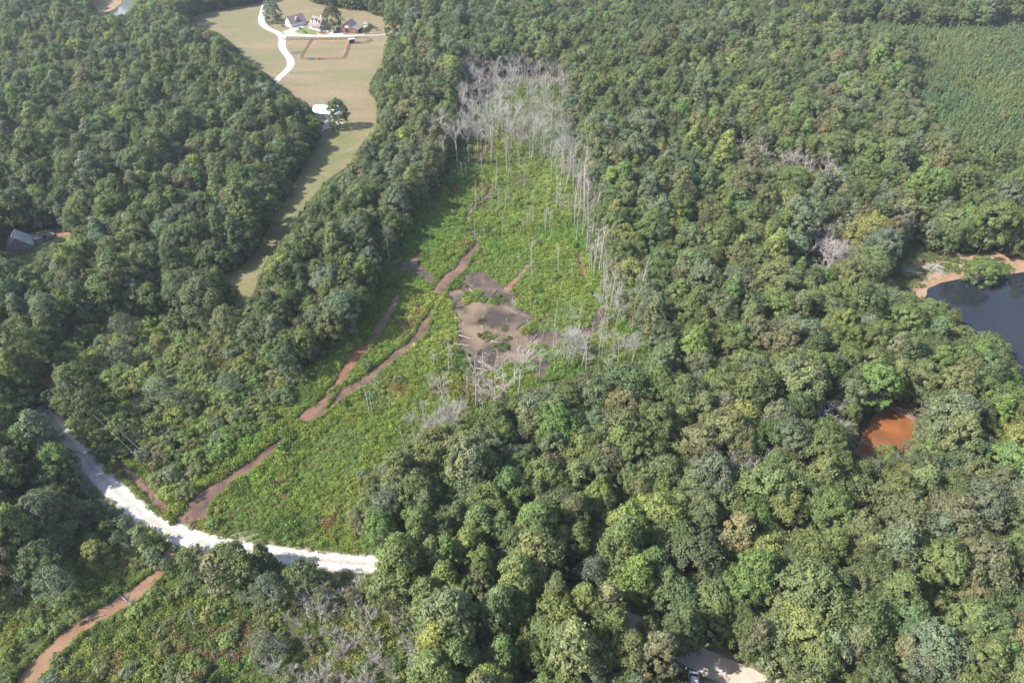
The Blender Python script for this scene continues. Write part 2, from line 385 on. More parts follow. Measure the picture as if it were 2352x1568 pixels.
V_MARSH = [(1170, 205), (1140, 245), (1085, 290), (1052, 335), (1022, 385), (1000, 440), (985, 468), (960, 492), (945, 515), (930, 545), (908, 566), (890, 600), (880, 625), (868, 650), (852, 690), (842, 725), (815, 760), (795, 785), (772, 803), (740, 830),
           (700, 845), (680, 880), (650, 930), (600, 965), (560, 1000), (520, 1040), (480, 1062), (450, 1085), (420, 1120), (350, 1080), (300, 1030), (262, 1015), (258, 1040), (300, 1087), (345, 1128), (388, 1168), (405, 1192), (480, 1212), (560, 1232), (640, 1243), (720, 1253), (800, 1266), (840, 1262),
           (800, 1215), (800, 1170), (830, 1120), (845, 1085), (880, 1060), (915, 1030), (950, 1020), (975, 985), (1010, 975), (1060, 965), (1100, 945), (1150, 920), (1200, 915), (1240, 890), (1300, 872), (1340, 855), (1400, 850), (1450, 840), (1490, 830),
           (1480, 780), (1450, 745), (1425, 700), (1405, 660), (1390, 600), (1370, 540), (1352, 470), (1338, 400), (1318, 340), (1302, 290), (1290, 240), (1272, 205), (1220, 190)]
V_RPOND = [(2125, 684), (2130, 665), (2160, 650), (2220, 638), (2290, 632), (2352, 626), (2480, 615), (2480, 900), (2360, 890), (2335, 840), (2328, 805), (2300, 775), (2250, 770), (2235, 755), (2195, 705), (2150, 690)]
V_BANK = [(2030, 660), (2030, 625), (2070, 570), (2092, 540), (2098, 528), (2112, 530), (2108, 560), (2155, 590), (2200, 582), (2255, 590), (2290, 580), (2320, 595), (2352, 585), (2480, 575), (2480, 615), (2352, 626), (2290, 632), (2220, 638), (2160, 650), (2130, 665), (2128, 690), (2070, 665)]
V_OPOND = Z6([(1225, 1560), (1260, 1430), (1330, 1320), (1440, 1240), (1500, 1225), (1580, 1265), (1625, 1345), (1605, 1460), (1520, 1540), (1400, 1590), (1215, 1590)])
V_YARD = [(0, 600), (0, 560), (30, 545), (75, 545), (150, 530), (165, 540), (180, 548), (150, 560), (90, 570), (80, 600), (40, 597)]
V_CLEAR = [(225, 38), (218, 20), (200, -12), (290, -12), (300, -12), (318, -12), (300, 15), (290, 33), (270, 36), (255, 36)]
SHAPES_OPEN = [V_FIELD, V_MARSH, V_RPOND, V_BANK, V_OPOND, V_YARD, V_CLEAR]

def grow(poly, h): return [P(u, v, h) for (u, v) in poly]
sheet('pasture', ground(V_FIELD), .02, M['field'], 'dry tan and green pasture sloping between the woods', 5, .8)
sheet('mown_strip', ground(V_STRIP), .035, M['strip'], 'narrow green mown strip between two belts of wood', 4, .8)
sheet('marsh_bed', ground(V_MARSH), .02, M['marsh'], 'wet marsh soil under the green growth', 3, .5)
sheet('pond_bank', ground(V_BANK), .03, M['bank'], 'bare orange sandy bank along the dark pond', 2.5, .5)
sheet('clearing_bank', ground([(215, 42), (198, -14), (286, -14), (276, 12), (245, 30), (238, 42)]), .03, M['bank'], 'bare orange clearing beside the far pond', 4, 1.0)
sheet('house_yard', ground([(-40, 615), (-40, 550), (30, 540), (150, 522), (185, 545), (150, 575), (90, 615)]), .03, M['yard'], 'grassy yard round the grey roofed house', 2.5, .4)
sheet('yard_clay', ground(SRC(0, 520, 7.84, [(-100, 1010), (280, 930), (420, 880), (650, 940), (880, 860), (1100, 880), (1480, 840), (1460, 770), (900, 790), (400, 850), (-100, 960)])), .06, M['clay'], 'red clay track behind the grey roofed house', 2, .5)

# ---- ponds
sheet('dark_pond', ground([(2122, 690), (2130, 663), (2160, 650), (2220, 638), (2290, 632), (2352, 626), (2560, 612), (2650, 800), (2480, 960), (2360, 960), (2300, 900), (2240, 830), (2180, 760), (2140, 715)]), .06, M['dark_water'], 'still dark pond mirroring the sky', 3, .5)
sheet('orange_pond_bank', ground(Z6([(1150, 1640), (1240, 1420), (1320, 1290), (1440, 1200), (1520, 1200), (1640, 1270), (1680, 1350), (1660, 1500), (1500, 1640)])), .03, M['clay_wet'], 'wet red clay shore of the orange pond', 2, .4)
sheet('orange_pond', ground(Z6([(1190, 1640), (1250, 1430), (1330, 1310), (1430, 1255), (1480, 1260), (1560, 1310), (1610, 1370), (1605, 1470), (1500, 1560), (1420, 1640)])), .06, M['orange_water'], 'small clay-orange pond hemmed in by trees', 2, .4)
sheet('far_pond', ground([(250, 44), (270, 25), (282, 0), (284, -20), (330, -20), (325, 10), (305, 44)]), .06, M['far_water'], 'pale far pond behind the clearing', 4, .6)

# ---- marsh mud and pools
MUD_POLY = Z5([(690, 440), (800, 420), (860, 330), (960, 300), (1050, 360), (1120, 420), (1190, 470), (1300, 500), (1380, 600), (1420, 690), (1500, 720), (1600, 680), (1700, 690), (1760, 560), (1850, 560), (1980, 600), (2000, 680), (1800, 780), (1600, 800), (1480, 800), (1420, 880), (1440, 960), (1390, 1060), (1280, 1000), (1180, 1000), (1080, 1010), (950, 1010), (800, 1050), (770, 1000), (820, 950), (830, 900), (790, 820), (780, 780), (800, 700), (800, 620), (770, 540), (740, 490)])
sheet('mud_flat', ground(MUD_POLY), .05, M['mud'], 'dark wet mud flat round the silty pool', .8, 1.5)
POOL_POLY = Z5([(720, 452), (790, 442), (850, 450), (800, 490), (800, 530), (850, 540), (900, 510), (960, 520), (1030, 520), (1080, 545), (1150, 550), (1220, 570), (1290, 610), (1300, 650), (1250, 690), (1240, 740), (1330, 750), (1360, 790), (1300, 830), (1280, 860), (1290, 920), (1180, 940), (1100, 960), (980, 930), (900, 930), (830, 920), (810, 860), (785, 800), (805, 740), (795, 690), (806, 640), (795, 580), (775, 535), (760, 490)])
sheet('silty_pool', ground(POOL_POLY), .075, M['silty_water'], 'shallow silty tan pool in the marsh', .7, 1.3, 5.0)
WET_POLY = Z5([(320, 265), (420, 235), (500, 225), (560, 270), (600, 310), (640, 350), (670, 385), (600, 395), (555, 350), (520, 325), (460, 295), (380, 285)])
sheet('dark_wet_patch', ground(WET_POLY), .05, M['mud'], 'dark wet patch beside the upper creek', 1.5, .5)
OPEN_GROUND += [ground(POOL_POLY), ground(WET_POLY)]

S_MAIN = Z2([(1040, 1250, 28), (1030, 1335, 22), (950, 1400, 12), (900, 1410, 20), (880, 1470, 26), (860, 1560, 26)]) + Z5([(880, 10, 26), (905, 45, 26), (942, 95, 24), (920, 140, 35), (880, 190, 45), (842, 230, 55), (830, 280, 62), (770, 322, 66), (720, 365, 72), (682, 415, 78), (650, 470, 70)])
S_MAIN = [(u, v, w/3) for u, v, w in S_MAIN]
S_LOW = [(u, v, w/3) for u, v, w in Z5([(640, 540, 14), (602, 610, 34), (572, 670, 48), (537, 740, 56), (490, 800, 54), (420, 850, 55), (350, 900, 55), (290, 950, 52), (220, 1010, 62), (150, 1070, 80), (60, 1115, 85), (0, 1150, 88)]) + Z4([(2270, 1190, 110), (2200, 1250, 125), (2140, 1295, 130), (2060, 1340, 70)])]
S_OUT = [(u, v, w/3) for u, v, w in Z4([(1975, 1450, 50), (1900, 1500, 68), (1850, 1540, 75)]) + Z7([(1800, 20, 85), (1720, 80, 90), (1640, 130, 90), (1560, 180, 98), (1500, 230, 105), (1440, 270, 115), (1390, 310, 135), (1350, 370, 165), (1330, 425, 205), (1320, 460, 200)])]
S_RED = [(u, v, w/3*1.15) for u, v, w in Z5([(395, 450, 16), (375, 510, 34), (320, 600, 40), (280, 660, 50), (250, 720, 50), (200, 790, 60), (140, 850, 80), (80, 900, 78), (40, 960, 65), (0, 1040, 55)]) + Z4([(2330, 1080, 46), (2280, 1130, 50), (2240, 1180, 50), (2200, 1235, 50)])]
S_UP = [(u, v, w/3) for u, v, w in Z5([(572, 50, 16), (548, 120, 34), (520, 200, 46), (485, 260, 70)])]
S_TOP = [(u, v, w/3) for u, v, w in Z2([(1230, 870, 20), (1100, 920, 14), (1000, 950, 30), (970, 1040, 40), (940, 1150, 46)])]
S_DITCH = [(u, v, w/3) for u, v, w in Z7([(790, 20, 26), (860, 90, 30), (930, 160, 42), (1000, 225, 46), (1050, 290, 48), (1120, 360, 46), (1190, 405, 30)])]
S_DOWN = [(u, v, w/3*.74) for u, v, w in Z7([(1200, 650, 120), (1165, 700, 135), (1150, 760, 110), (1080, 830, 90), (1010, 890, 130), (940, 950, 140), (850, 1010, 150), (750, 1070, 150), (650, 1130, 150), (560, 1180, 150), (480, 1240, 165), (420, 1300, 175), (350, 1370, 180), (270, 1460, 190), (170, 1600, 210)])]
D_RED1 = [(u, v, w/3) for u, v, w in Z5([(1620, 105, 22), (1640, 200, 34), (1665, 300, 42), (1690, 405, 30)])]
D_RED2 = [(u, v, w/3) for u, v, w in Z5([(1290, 250, 26), (1235, 330, 30), (1175, 385, 44), (1130, 445, 62)])]
D_RED3 = [(u, v, w/3) for u, v, w in Z5([(1065, 180, 12), (985, 208, 20), (910, 248, 20), (855, 275, 16)])]
D_RED4 = [(u, v, w/3) for u, v, w in Z5([(1410, 590, 30), (1395, 640, 34)])]
D_SCR1 = [(u, v, w/3) for u, v, w in Z7([(1310, 40, 30), (1290, 110, 60), (1300, 190, 56), (1290, 290, 40)])]
D_SCR2 = [(u, v, w/3) for u, v, w in Z4([(1550, 880, 20), (1500, 1040, 34), (1460, 1180, 30), (1370, 1330, 24)])]
BANKS = [(S_MAIN, 'mud'), (S_LOW, 'mud'), (S_OUT, 'mud'), (S_RED, 'clay_wet'), (S_DITCH, 'mud'), (S_DOWN, 'mud')]
names = ['creek_bed']*6
for i, (s, mm) in enumerate(BANKS):
    ribbon('creek_shore', s, .055+.004*i, M[mm], None, amp=.4, seed=3.0+i, widen=.95)
ribbon('upper_creek', S_MAIN, .10, M['muddy_water'], 'muddy upper creek winding down to the silty pool', seed=1)
ribbon('middle_creek', S_LOW, .104, M['muddy_water'], 'pinkish muddy creek curving through the marsh', seed=2)
ribbon('culvert_creek', S_OUT, .108, M['muddy_water'], 'muddy creek widening into the pool at the road', seed=3, amp=.3)
ribbon('red_creek', S_RED, .10, M['clay_wet'], 'red mud side channel beside the creek', seed=4)
ribbon('wet_run', S_UP, .08, M['muddy_water'], 'short wet run into the dark patch', seed=5)
ribbon('head_creek', S_TOP, .08, M['muddy_water'], 'narrow creek among the far dead trunks', seed=6)
ribbon('roadside_ditch', S_DITCH, .112, M['muddy_water'], 'water-filled ditch along the gravel road', seed=7, amp=.12)
ribbon('lower_creek', S_DOWN, .10, M['brown_water'], 'brown creek below the gravel road', seed=8, amp=.35)
for i, d in enumerate((D_RED1, D_RED2, D_RED3, D_RED4, D_SCR1, D_SCR2)):
    ribbon('clay_channel', d, .066, M['clay_wet'], 'thin red clay channel through the marsh growth', seed=11+i, amp=.3)

# ---- roads
R_MAIN = [(97, 930, 4.0), (108, 945, 4.2), (150, 1003, 4.4), (200, 1060, 4.5), (250, 1112, 4.5), (300, 1160, 4.6), (350, 1199, 4.7), (410, 1229, 4.7), (470, 1247, 4.7), (540, 1262, 4.6), (620, 1273, 4.5), (700, 1283, 4.5), (780, 1291, 4.5), (880, 1298, 4.4), (960, 1303, 4.2), (1120, 1330, 4.0)]
R_MAIN2 = [(1120, 1331, 4.8), (1300, 1375, 4.8), (1450, 1430, 4.8), (1560, 1490, 5.0), (1640, 1530, 5.6), (1740, 1575, 5.8), (1900, 1640, 5.8)]
R_FARM = [(613, -40, 4.2), (611, 0, 4.2), (604, 25, 4.2), (598, 50, 4.6), (612, 66, 4.6), (640, 76, 4.8), (650, 88, 5.0), (646, 104, 4.8), (652, 118, 4.6), (666, 134, 4.6), (670, 150, 4.6), (656, 166, 4.4), (636, 183, 4.2), (610, 215, 4.0)]
R_LANE = [(648, 82, 5.2), (680, 81.5, 5.0), (740, 83.5, 4.6), (800, 83, 4.2), (860, 81, 4.0), (905, 78, 3.6), (935, 76, 3.4)]
ribbon('road_verge', R_MAIN, .03, M['verge'], 'dusty grey grass verge along the gravel road', amp=.9, seed=31, widen=5.5, width_px=False)
OPEN_GROUND.pop()
R_MAIN = [(u, v, w+.35) for (u, v, w) in R_MAIN]
ribbon('gravel_road', R_MAIN, .10, M['gravel'], 'white gravel road curving past the marsh', amp=.14, seed=32, width_px=False, crown=.06, step=.8)
ribbon('road_verge', R_MAIN2, .034, M['verge'], 'dusty verge of the lane under the trees', amp=.9, seed=33, widen=4, width_px=False)
OPEN_GROUND.pop()
ribbon('dirt_road', R_MAIN2, .105, M['dirtroad'], 'pale dirt road at the bottom edge under trees', amp=.25, seed=34, width_px=False, crown=.06, step=.8)
ribbon('farm_drive', R_FARM, .07, M['gravel'], 'winding pale farm drive across the pasture', amp=.25, seed=35, width_px=False, crown=.02)
ribbon('farm_lane', R_LANE, .075, M['gravel'], 'straight pale lane past the farmhouse and barn', amp=.2, seed=36, width_px=False, crown=.02)
ribbon('red_track', [(u, v, w) for u, v, w in Z4([(-30, 800, 3.2), (60, 835, 3.4), (160, 855, 3.0), (250, 970, 3.4), (320, 1030, 4.0), (400, 1085, 4.4), (430, 1150, 2.0)])], .09, M['clay'], 'red clay track up from the gravel road', amp=.5, seed=37, width_px=False)
sheet('forecourt', ground(FB([(1040, 715), (1420, 545), (1520, 560), (1380, 650), (1500, 680), (1200, 820), (1150, 860), (1500, 960), (900, 985), (700, 860)])), .085, M['gravel'], 'pale forecourt between garage and farmhouse', 2, .2)
sheet('barn_apron', ground(FB([(2060, 900), (2260, 800), (2400, 700), (2560, 690), (2700, 850), (2800, 900), (2900, 1000), (2000, 1000)])), .09, M['dirtroad'], 'pale dirt apron beside the farmhouse garden', 2, .3)
sheet('front_lawn', ground(FB([(1190, 850), (1480, 770), (1900, 840), (2050, 870), (1950, 930), (1560, 940), (1250, 900)])), .088, M['lawn'], 'small green lawn before the farmhouse porch', 1.5, .2)
sheet('back_lawn', ground(FC([(430, 330), (480, 345), (600, 390), (460, 520), (380, 480)])), .06, M['lawn'], 'green garden lawn behind the farmhouse', 1.5, .2)
sheet('garden_path', ground(FC([(440, 540), (590, 385), (615, 380), (480, 545)])), .066, M['clay'], 'red clay path beside the garden lawn', 1.5, .15)
ARENA = FA([(865, 612), (1418, 600), (1335, 868), (1240, 885), (900, 892), (700, 880)])
sheet('riding_arena', ground(ARENA), .05, M['clay'], 'fenced riding ring with an orange clay edge', 2.5, .3)
sheet('arena_grass', ground(FA([(895, 632), (1385, 615), (1312, 845), (1230, 868), (920, 874), (735, 868)])), .06, M['field'], 'dry grass inside the riding ring', 2.5, .3)
sheet('barn_yard', ground(SRC(780, 240, 11.2, [(620, 540), (900, 500), (1300, 490), (1520, 570), (1560, 700), (1500, 1100), (1000, 1180), (860, 1330), (700, 1100)])), .05, M['dirtroad'], 'pale dirt yard round the white metal shed', 1.5, .4)

SEG_OPEN = []
# image-space check polygons for the roads (kept visible)
def road_mask(pts, a, b):
    L_, R_, _ = strip_outline(pts[a:b], 0, 0, -.6, False, 2.0)
    q = [project(p[0], p[1], 0)[:2] for p in L_]+[project(p[0], p[1], 0)[:2] for p in R_[::-1]]
    return q
VIS_OPEN = SHAPES_OPEN + [road_mask(R_MAIN, 1, 14), Z9([(60, 1350), (250, 1415), (420, 1480), (660, 1568), (800, 1660), (100, 1660), (-30, 1590), (-60, 1450), (-10, 1350)]),
            [(p[0], p[1]) for p in Z7([(1180, 650), (1245, 680), (1200, 740), (1120, 720), (1110, 680)])], [(p[0], p[1]) for p in Z7([(1060, 840), (1050, 900), (980, 970), (850, 1050), (700, 1130), (600, 1220), (480, 1330), (360, 1330), (420, 1260), (560, 1160), (760, 1000), (900, 880)])],
            Z7([(960, 470), (1100, 560), (1250, 640), (1480, 690), (1500, 640), (1300, 600), (1100, 500), (1000, 430)]), Z4([(320, 1270), (440, 1330), (640, 1568), (480, 1568), (300, 1340)]), Z4([(240, 980), (330, 1000), (420, 1090), (400, 1150), (310, 1080)]), [(5, 805), (50, 812), (50, 805), (0, 795)]]

# ------------------------------------------------------------------ plants: leaf sprays, crowns, trunks
def unit(a): return a/(np.linalg.norm(a, axis=-1, keepdims=True)+1e-9)
def cards(rg, c, nrm, size, asp=.62, fold=.25):
    """leaf sprays: one folded rhombus each; returns vertex array (n*4, 3) and quads"""
    n = len(c)
    t = unit(np.cross(nrm, rg.normal(size=(n, 3)))); b = np.cross(nrm, t)
    s = size[:, None]
    v = np.empty((n, 4, 3))
    v[:, 0] = c - t*s; v[:, 2] = c + t*s
    v[:, 1] = c + b*s*asp - nrm*s*fold; v[:, 3] = c - b*s*asp - nrm*s*fold
    return v.reshape(-1, 3), np.arange(n*4).reshape(-1, 4)
def lobes_to_cards(rg, L, per, size, jitter=.55, up=.3, flat=.8):
    """L rows: x y z radius nx ny nz"""
    k = np.repeat(np.arange(len(L)), per)
    cen = L[k, :3]; lr = L[k, 3]; out = L[k, 4:7]
    d = unit(rg.normal(size=(len(k), 3)) + out*.9)
    st_ = rg.uniform(.75, 1.35, (len(L), 3))[k]; pos = cen + d*(lr*rg.uniform(.3, 1.18, len(k)))[:, None]*np.array([1, 1, flat])*st_
    nr = unit(d*1.0 + out*.35 + rg.normal(size=(len(k), 3))*jitter + np.array([0, 0, up]))
    sz = rg.uniform(size[0], size[1], len(k))
    v, f = cards(rg, pos, nr, sz)
    lv = rg.normal(0, .13, len(L)); ly = np.clip(rg.normal(.12, .16, len(L)), 0, 1)
    br = np.clip(1 + lv[k] + rg.normal(0, .13, len(k)), .5, 1.6); yl = np.clip(ly[k]+rg.normal(0, .12, len(k)), 0, 1)
    var = np.repeat(np.stack([br, yl, np.zeros(len(k))], 1), 4, axis=0)
    return v, f, var
def crown_lobes(rg, kind, R, z0, Hc, n, lr):
    rows = []
    ga = math.pi*(3-math.sqrt(5)); off = rg.uniform(0, 6.28)
    bump = [(rg.uniform(0, 6.28), rg.uniform(.78, 1.12)) for _ in range(5)]
    def rad(ph):                                   # uneven outline
        w = 1.0
        for i, (a, s) in enumerate(bump): w += .10*(s-.9)*3*math.cos((i+1)*ph+a)
        return w
    for i in range(n):
        ph = off+i*ga+rg.normal(0, .25)
        if kind == 'tall':
            u = ((i+.5)/n)**.9
            pr = (math.sin(math.pi*min(1, .22+.78*u)**1.15)**.75)*(1-.12*u)
            if u > .93: pr *= .4
            r = R*pr*rad(ph)*(rg.uniform(.35, 1) if i % 3 == 0 else rg.uniform(.75, 1))
            z = z0+Hc*u; nz = .35+.9*max(0, u-.55)
        else:
            q = (i+.5)/n
            if q < .7:                             # top of the dome, even in plan
                s = math.sqrt(q/.7); r = R*.95*s*rad(ph)*rg.uniform(.9, 1.05)
                z = z0+Hc*(.28+.72*math.sqrt(max(0, 1-(.93*s)**2)))+rg.normal(0, .05*Hc); nz = 1.25-s
            else:                                  # skirt
                r = R*rad(ph)*rg.uniform(.62, .98); z = z0+Hc*rg.uniform(0, .36); nz = .1
        a = lr*rg.choice([.55, .8, 1.0, 1.25])*rg.uniform(.85, 1.2)
        n3 = unit(np.array([math.cos(ph)*.8, math.sin(ph)*.8, nz]))
        rows.append([r*math.cos(ph), r*math.sin(ph), z, a, *n3])
    return np.array(rows)
def array_mesh(name, V, F, mats, var=None, mi=None, smooth=False):
    me = bpy.data.meshes.new(name)
    me.from_pydata(V.tolist(), [], F if isinstance(F, list) else F.tolist())
    for m_ in mats: me.materials.append(m_)
    if var is not None:
        at = me.attributes.new('leafvar', 'FLOAT_VECTOR', 'POINT'); at.data.foreach_set('vector', np.ascontiguousarray(var, np.float32).ravel())
    if mi is not None: me.polygons.foreach_set('material_index', np.asarray(mi, np.int32))
    me.update()
    return me
def trunk_mb(rg, H, z0, R, r0, nl=7):
    mb = MB(); lean = rg.normal(0, .02, 2)
    pts = [(lean[0]*z+.12*math.sin(z*.7), lean[1]*z+.1*math.cos(z*.6), z) for z in np.linspace(-.1, H*.86, 6)]
    mb.tube(pts, [r0*(1.25 if i == 0 else (1-.16*i)) for i in range(6)], 6)
    for k in range(nl):
        z = rg.uniform(z0*.8, H*.68); a = k*2.4+rg.uniform(-.4, .4); L = R*rg.uniform(.6, .85)
        x, y = lean[0]*z, lean[1]*z
        mb.tube([(x, y, z), (x+math.cos(a)*L*.5, y+math.sin(a)*L*.5, z+L*.38), (x+math.cos(a)*L, y+math.sin(a)*L, z+L*.62)], [r0*.42, r0*.25, .04], 4)
    return mb
PROTOS = {}
def tree_proto(key, rg, kind, H, R, z0f, n, lr, per, size, leaf='leaf', r0=.3, nl=7, jitter=.55, up=.3, flat=.8, extra_twigs=0):
    z0 = H*z0f; Hc = H-z0
    L = crown_lobes(rg, kind, R, z0, Hc*.96, n, lr)
    V, F, var = lobes_to_cards(rg, L, per, size, jitter, up, flat)
    tb = trunk_mb(rg, H, z0, R, r0, nl)
    if extra_twigs:
        for k in range(extra_twigs):
            q = L[rg.integers(len(L))]; a = rg.normal(0, 1, 3); a[2] = abs(a[2])*.8+.4; a = a/np.linalg.norm(a)*rg.uniform(1, 2.2)
            b = q[:3]*np.array([.55, .55, .9])
            tb.tube([b, (b+q[:3])/2+rg.normal(0, .2, 3), q[:3]+a], [.07, .05, .03], 3, cap=False)
    lm = M[leaf]; tm = M['deadtwig'] if extra_twigs else M['bark']
    p = dict(H=H, R=R, key=key)
    p['trunk'] = tb.mesh('tree_trunk', tm); p['crown'] = array_mesh('tree_crown', V, F, [lm], var)
    nv = len(tb.v)
    allV = np.concatenate([np.array(tb.v), V]); allF = [tuple(f) for f in tb.f]+[tuple(f) for f in (F+nv).tolist()]
    av = np.concatenate([np.ones((nv, 3)), var])
    p['joined'] = array_mesh('woodland_tree', allV, allF, [tm, lm], av, [0]*len(tb.f)+[1]*len(F))
    PROTOS.setdefault(key, []).append(p)
    return p
for s in range(5):
    rg = np.random.default_rng(100+s)
    tree_proto('broad', rg, 'dome', rg.uniform(17, 20), rg.uniform(6.0, 7.2), .36, 74, 1.55, 105, (.24, .44))
for s in range(4):
    rg = np.random.default_rng(200+s)
    tree_proto('round', rg, 'dome', rg.uniform(15, 18), rg.uniform(4.4, 5.4), .34, 46, 1.4, 105, (.22, .40))
for s in range(4):
    rg = np.random.default_rng(300+s)
    tree_proto('tall', rg, 'tall', rg.uniform(21, 25), rg.uniform(3.8, 4.6), .30, 66, 1.25, 92, (.26, .46), up=.15)
for s in range(3):
    rg = np.random.default_rng(400+s)
    tree_proto('thin', rg, 'dome', rg.uniform(13, 17), rg.uniform(4.0, 5.2), .30, 44, 1.35, 58, (.18, .34), r0=.2, nl=10, extra_twigs=70, jitter=.8)
for s in range(3):
    rg = np.random.default_rng(500+s)
    tree_proto('small', rg, 'dome', rg.uniform(6.5, 8.5), rg.uniform(2.5, 3.1), .22, 26, .95, 80, (.18, .33), r0=.12, nl=5)
for s in range(3):
    rg = np.random.default_rng(550+s)
    tree_proto('lone', rg, 'dome', 13, rg.uniform(5.4, 6.0), .07, 84, 1.35, 100, (.2, .38))
rg = np.random.default_rng(590); tree_proto('vine', rg, 'tall', 12, 1.7, .02, 40, .75, 75, (.16, .32), r0=.22)
def pine_proto(rg, H, R, z0f, n, per, key='pine', size=(.3, .6)):
    z0 = H*z0f; rows = []
    for i in range(n):
        u = (i+.5)/n; ph = i*2.4+rg.normal(0, .3)
        r = R*(1-u)**.75*rg.uniform(.55, 1.05); a = R*.30*(1.15-.6*u)
        rows.append([r*math.cos(ph), r*math.sin(ph), z0+(H-z0)*u*.97+rg.normal(0, .2), a, math.cos(ph)*.5, math.sin(ph)*.5, .85])
    L = np.array(rows); L[:, 4:7] = unit(L[:, 4:7])
    k = np.repeat(np.arange(n), per); d = unit(rg.normal(size=(len(k), 3))+L[k, 4:7]*.7)
    pos = L[k, :3]+d*(L[k, 3]*rg.uniform(.3, 1, len(k)))[:, None]*np.array([1, 1, .6])
    v, f = cards(rg, pos, unit(d+rg.normal(size=(len(k), 3))*.8+np.array([0, 0, .3])), rg.uniform(size[0], size[1], len(k)), asp=.3)
    br = np.clip(1+np.repeat(rg.normal(0, .1, n), per)+rg.normal(0, .12, len(k)), .5, 1.5)
    var = np.repeat(np.stack([br, np.full(len(k), .05), np.zeros(len(k))], 1), 4, axis=0)
    tb = MB(); tb.tube([(0, 0, -.1), (0, 0, H*.5), (0, 0, H*.95)], [H*.014, H*.01, .03], 5)
    p = dict(H=H, R=R, key=key); p['trunk'] = tb.mesh('tree_trunk', M['bark']); p['crown'] = array_mesh('tree_crown', v, f, [M['needle']], var)
    nv = len(tb.v)
    p['joined'] = array_mesh('plantation_pine', np.concatenate([np.array(tb.v), v]), [tuple(q) for q in tb.f]+[tuple(q) for q in (f+nv).tolist()], [M['bark'], M['needle']], np.concatenate([np.ones((nv, 3)), var]), [0]*len(tb.f)+[1]*len(f))
    PROTOS.setdefault(key, []).append(p)
for s in range(3): pine_proto(np.random.default_rng(600+s), 17+s, 3.5+.3*s, .3, 44, 60)
for s in range(3): pine_proto(np.random.default_rng(650+s), 6.2+.6*s, 1.55, .08, 22, 34, 'youngpine', (.22, .42))

# shrubs
def shrub_proto(rg, H, R, n, lr, per, size, key, leaf='leaf'):
    rows = []
    for i in range(n):
        q = (i+.5)/n; ph = i*2.4+rg.normal(0, .4); s = math.sqrt(q)
        r = R*s*rg.uniform(.8, 1.1); z = H*(.35+.65*math.sqrt(max(0, 1-(.9*s)**2)))*rg.uniform(.75, 1.05)-lr*.3
        rows.append([r*math.cos(ph), r*math.sin(ph), max(.3, z), lr*rg.uniform(.7, 1.25), *unit(np.array([math.cos(ph)*s, math.sin(ph)*s, 1.1-.5*s]))])
    L = np.array(rows); V, F, var = lobes_to_cards(rg, L, per, size, .7, .3, .85)
    V[:, 2] = np.maximum(V[:, 2], .02)
    tb = MB()
    for k in range(5):
        a = k*1.3; tb.tube([(.1*math.cos(a), .1*math.sin(a), -.05), (R*.3*math.cos(a), R*.3*math.sin(a), H*.45), (R*.55*math.cos(a), R*.55*math.sin(a), H*.75)], [.06, .045, .02], 4)
    p = dict(H=H, R=R, key=key); p['stem'] = tb.mesh('shrub_stem', M['bark']); p['foliage'] = array_mesh('shrub_foliage', V, F, [M[leaf]], var)
    nv = len(tb.v)
    p['joined'] = array_mesh('scrub_bush', np.concatenate([np.array(tb.v), V]), [tuple(q) for q in tb.f]+[tuple(q) for q in (F+nv).tolist()], [M['bark'], M[leaf]], np.concatenate([np.ones((nv, 3)), var]), [0]*len(tb.f)+[1]*len(F))
    PROTOS.setdefault(key, []).append(p)
for s in range(5):
    rg = np.random.default_rng(700+s)
    shrub_proto(rg, rg.uniform(2.6, 3.6), rg.uniform(1.9, 2.5), 18, .72, 70, (.13, .26), 'shrub')

# marsh growth clumps (leafy herbs, sedge)
def clump_proto(rg, R, H, n, size, key, asp=.55, upr=.4):
    a = rg.uniform(0, 6.28, n); r = R*np.sqrt(rg.uniform(0, 1, n)); h = H*(1-.55*(r/R)**2)*rg.uniform(.35, 1.0, n)
    pos = np.stack([r*np.cos(a), r*np.sin(a), h], 1)
    nr = unit(rg.normal(size=(n, 3))*.75+np.stack([np.cos(a)*r/R*.5, np.sin(a)*r/R*.5, np.full(n, upr)], 1))
    V, F = cards(rg, pos, nr, rg.uniform(size[0], size[1], n), asp)
    V[:, 2] = np.maximum(V[:, 2], .02)
    br = np.clip(rg.normal(1, .2, n), .5, 1.6); yl = np.clip(rg.normal(.15, .2, n), 0, 1)
    var = np.repeat(np.stack([br, yl, np.zeros(n)], 1), 4, axis=0)
    p = dict(H=H, R=R, key=key); p['joined'] = array_mesh('marsh_clump', V, F, [M['grassleaf']], var)
    PROTOS.setdefault(key, []).append(p)
for s in range(4): clump_proto(np.random.default_rng(800+s), .95, .75+.1*s, 90, (.10, .21), 'clump')
for s in range(2): clump_proto(np.random.default_rng(820+s), .7, 1.0, 80, (.16, .34), 'clump', .25, .1)

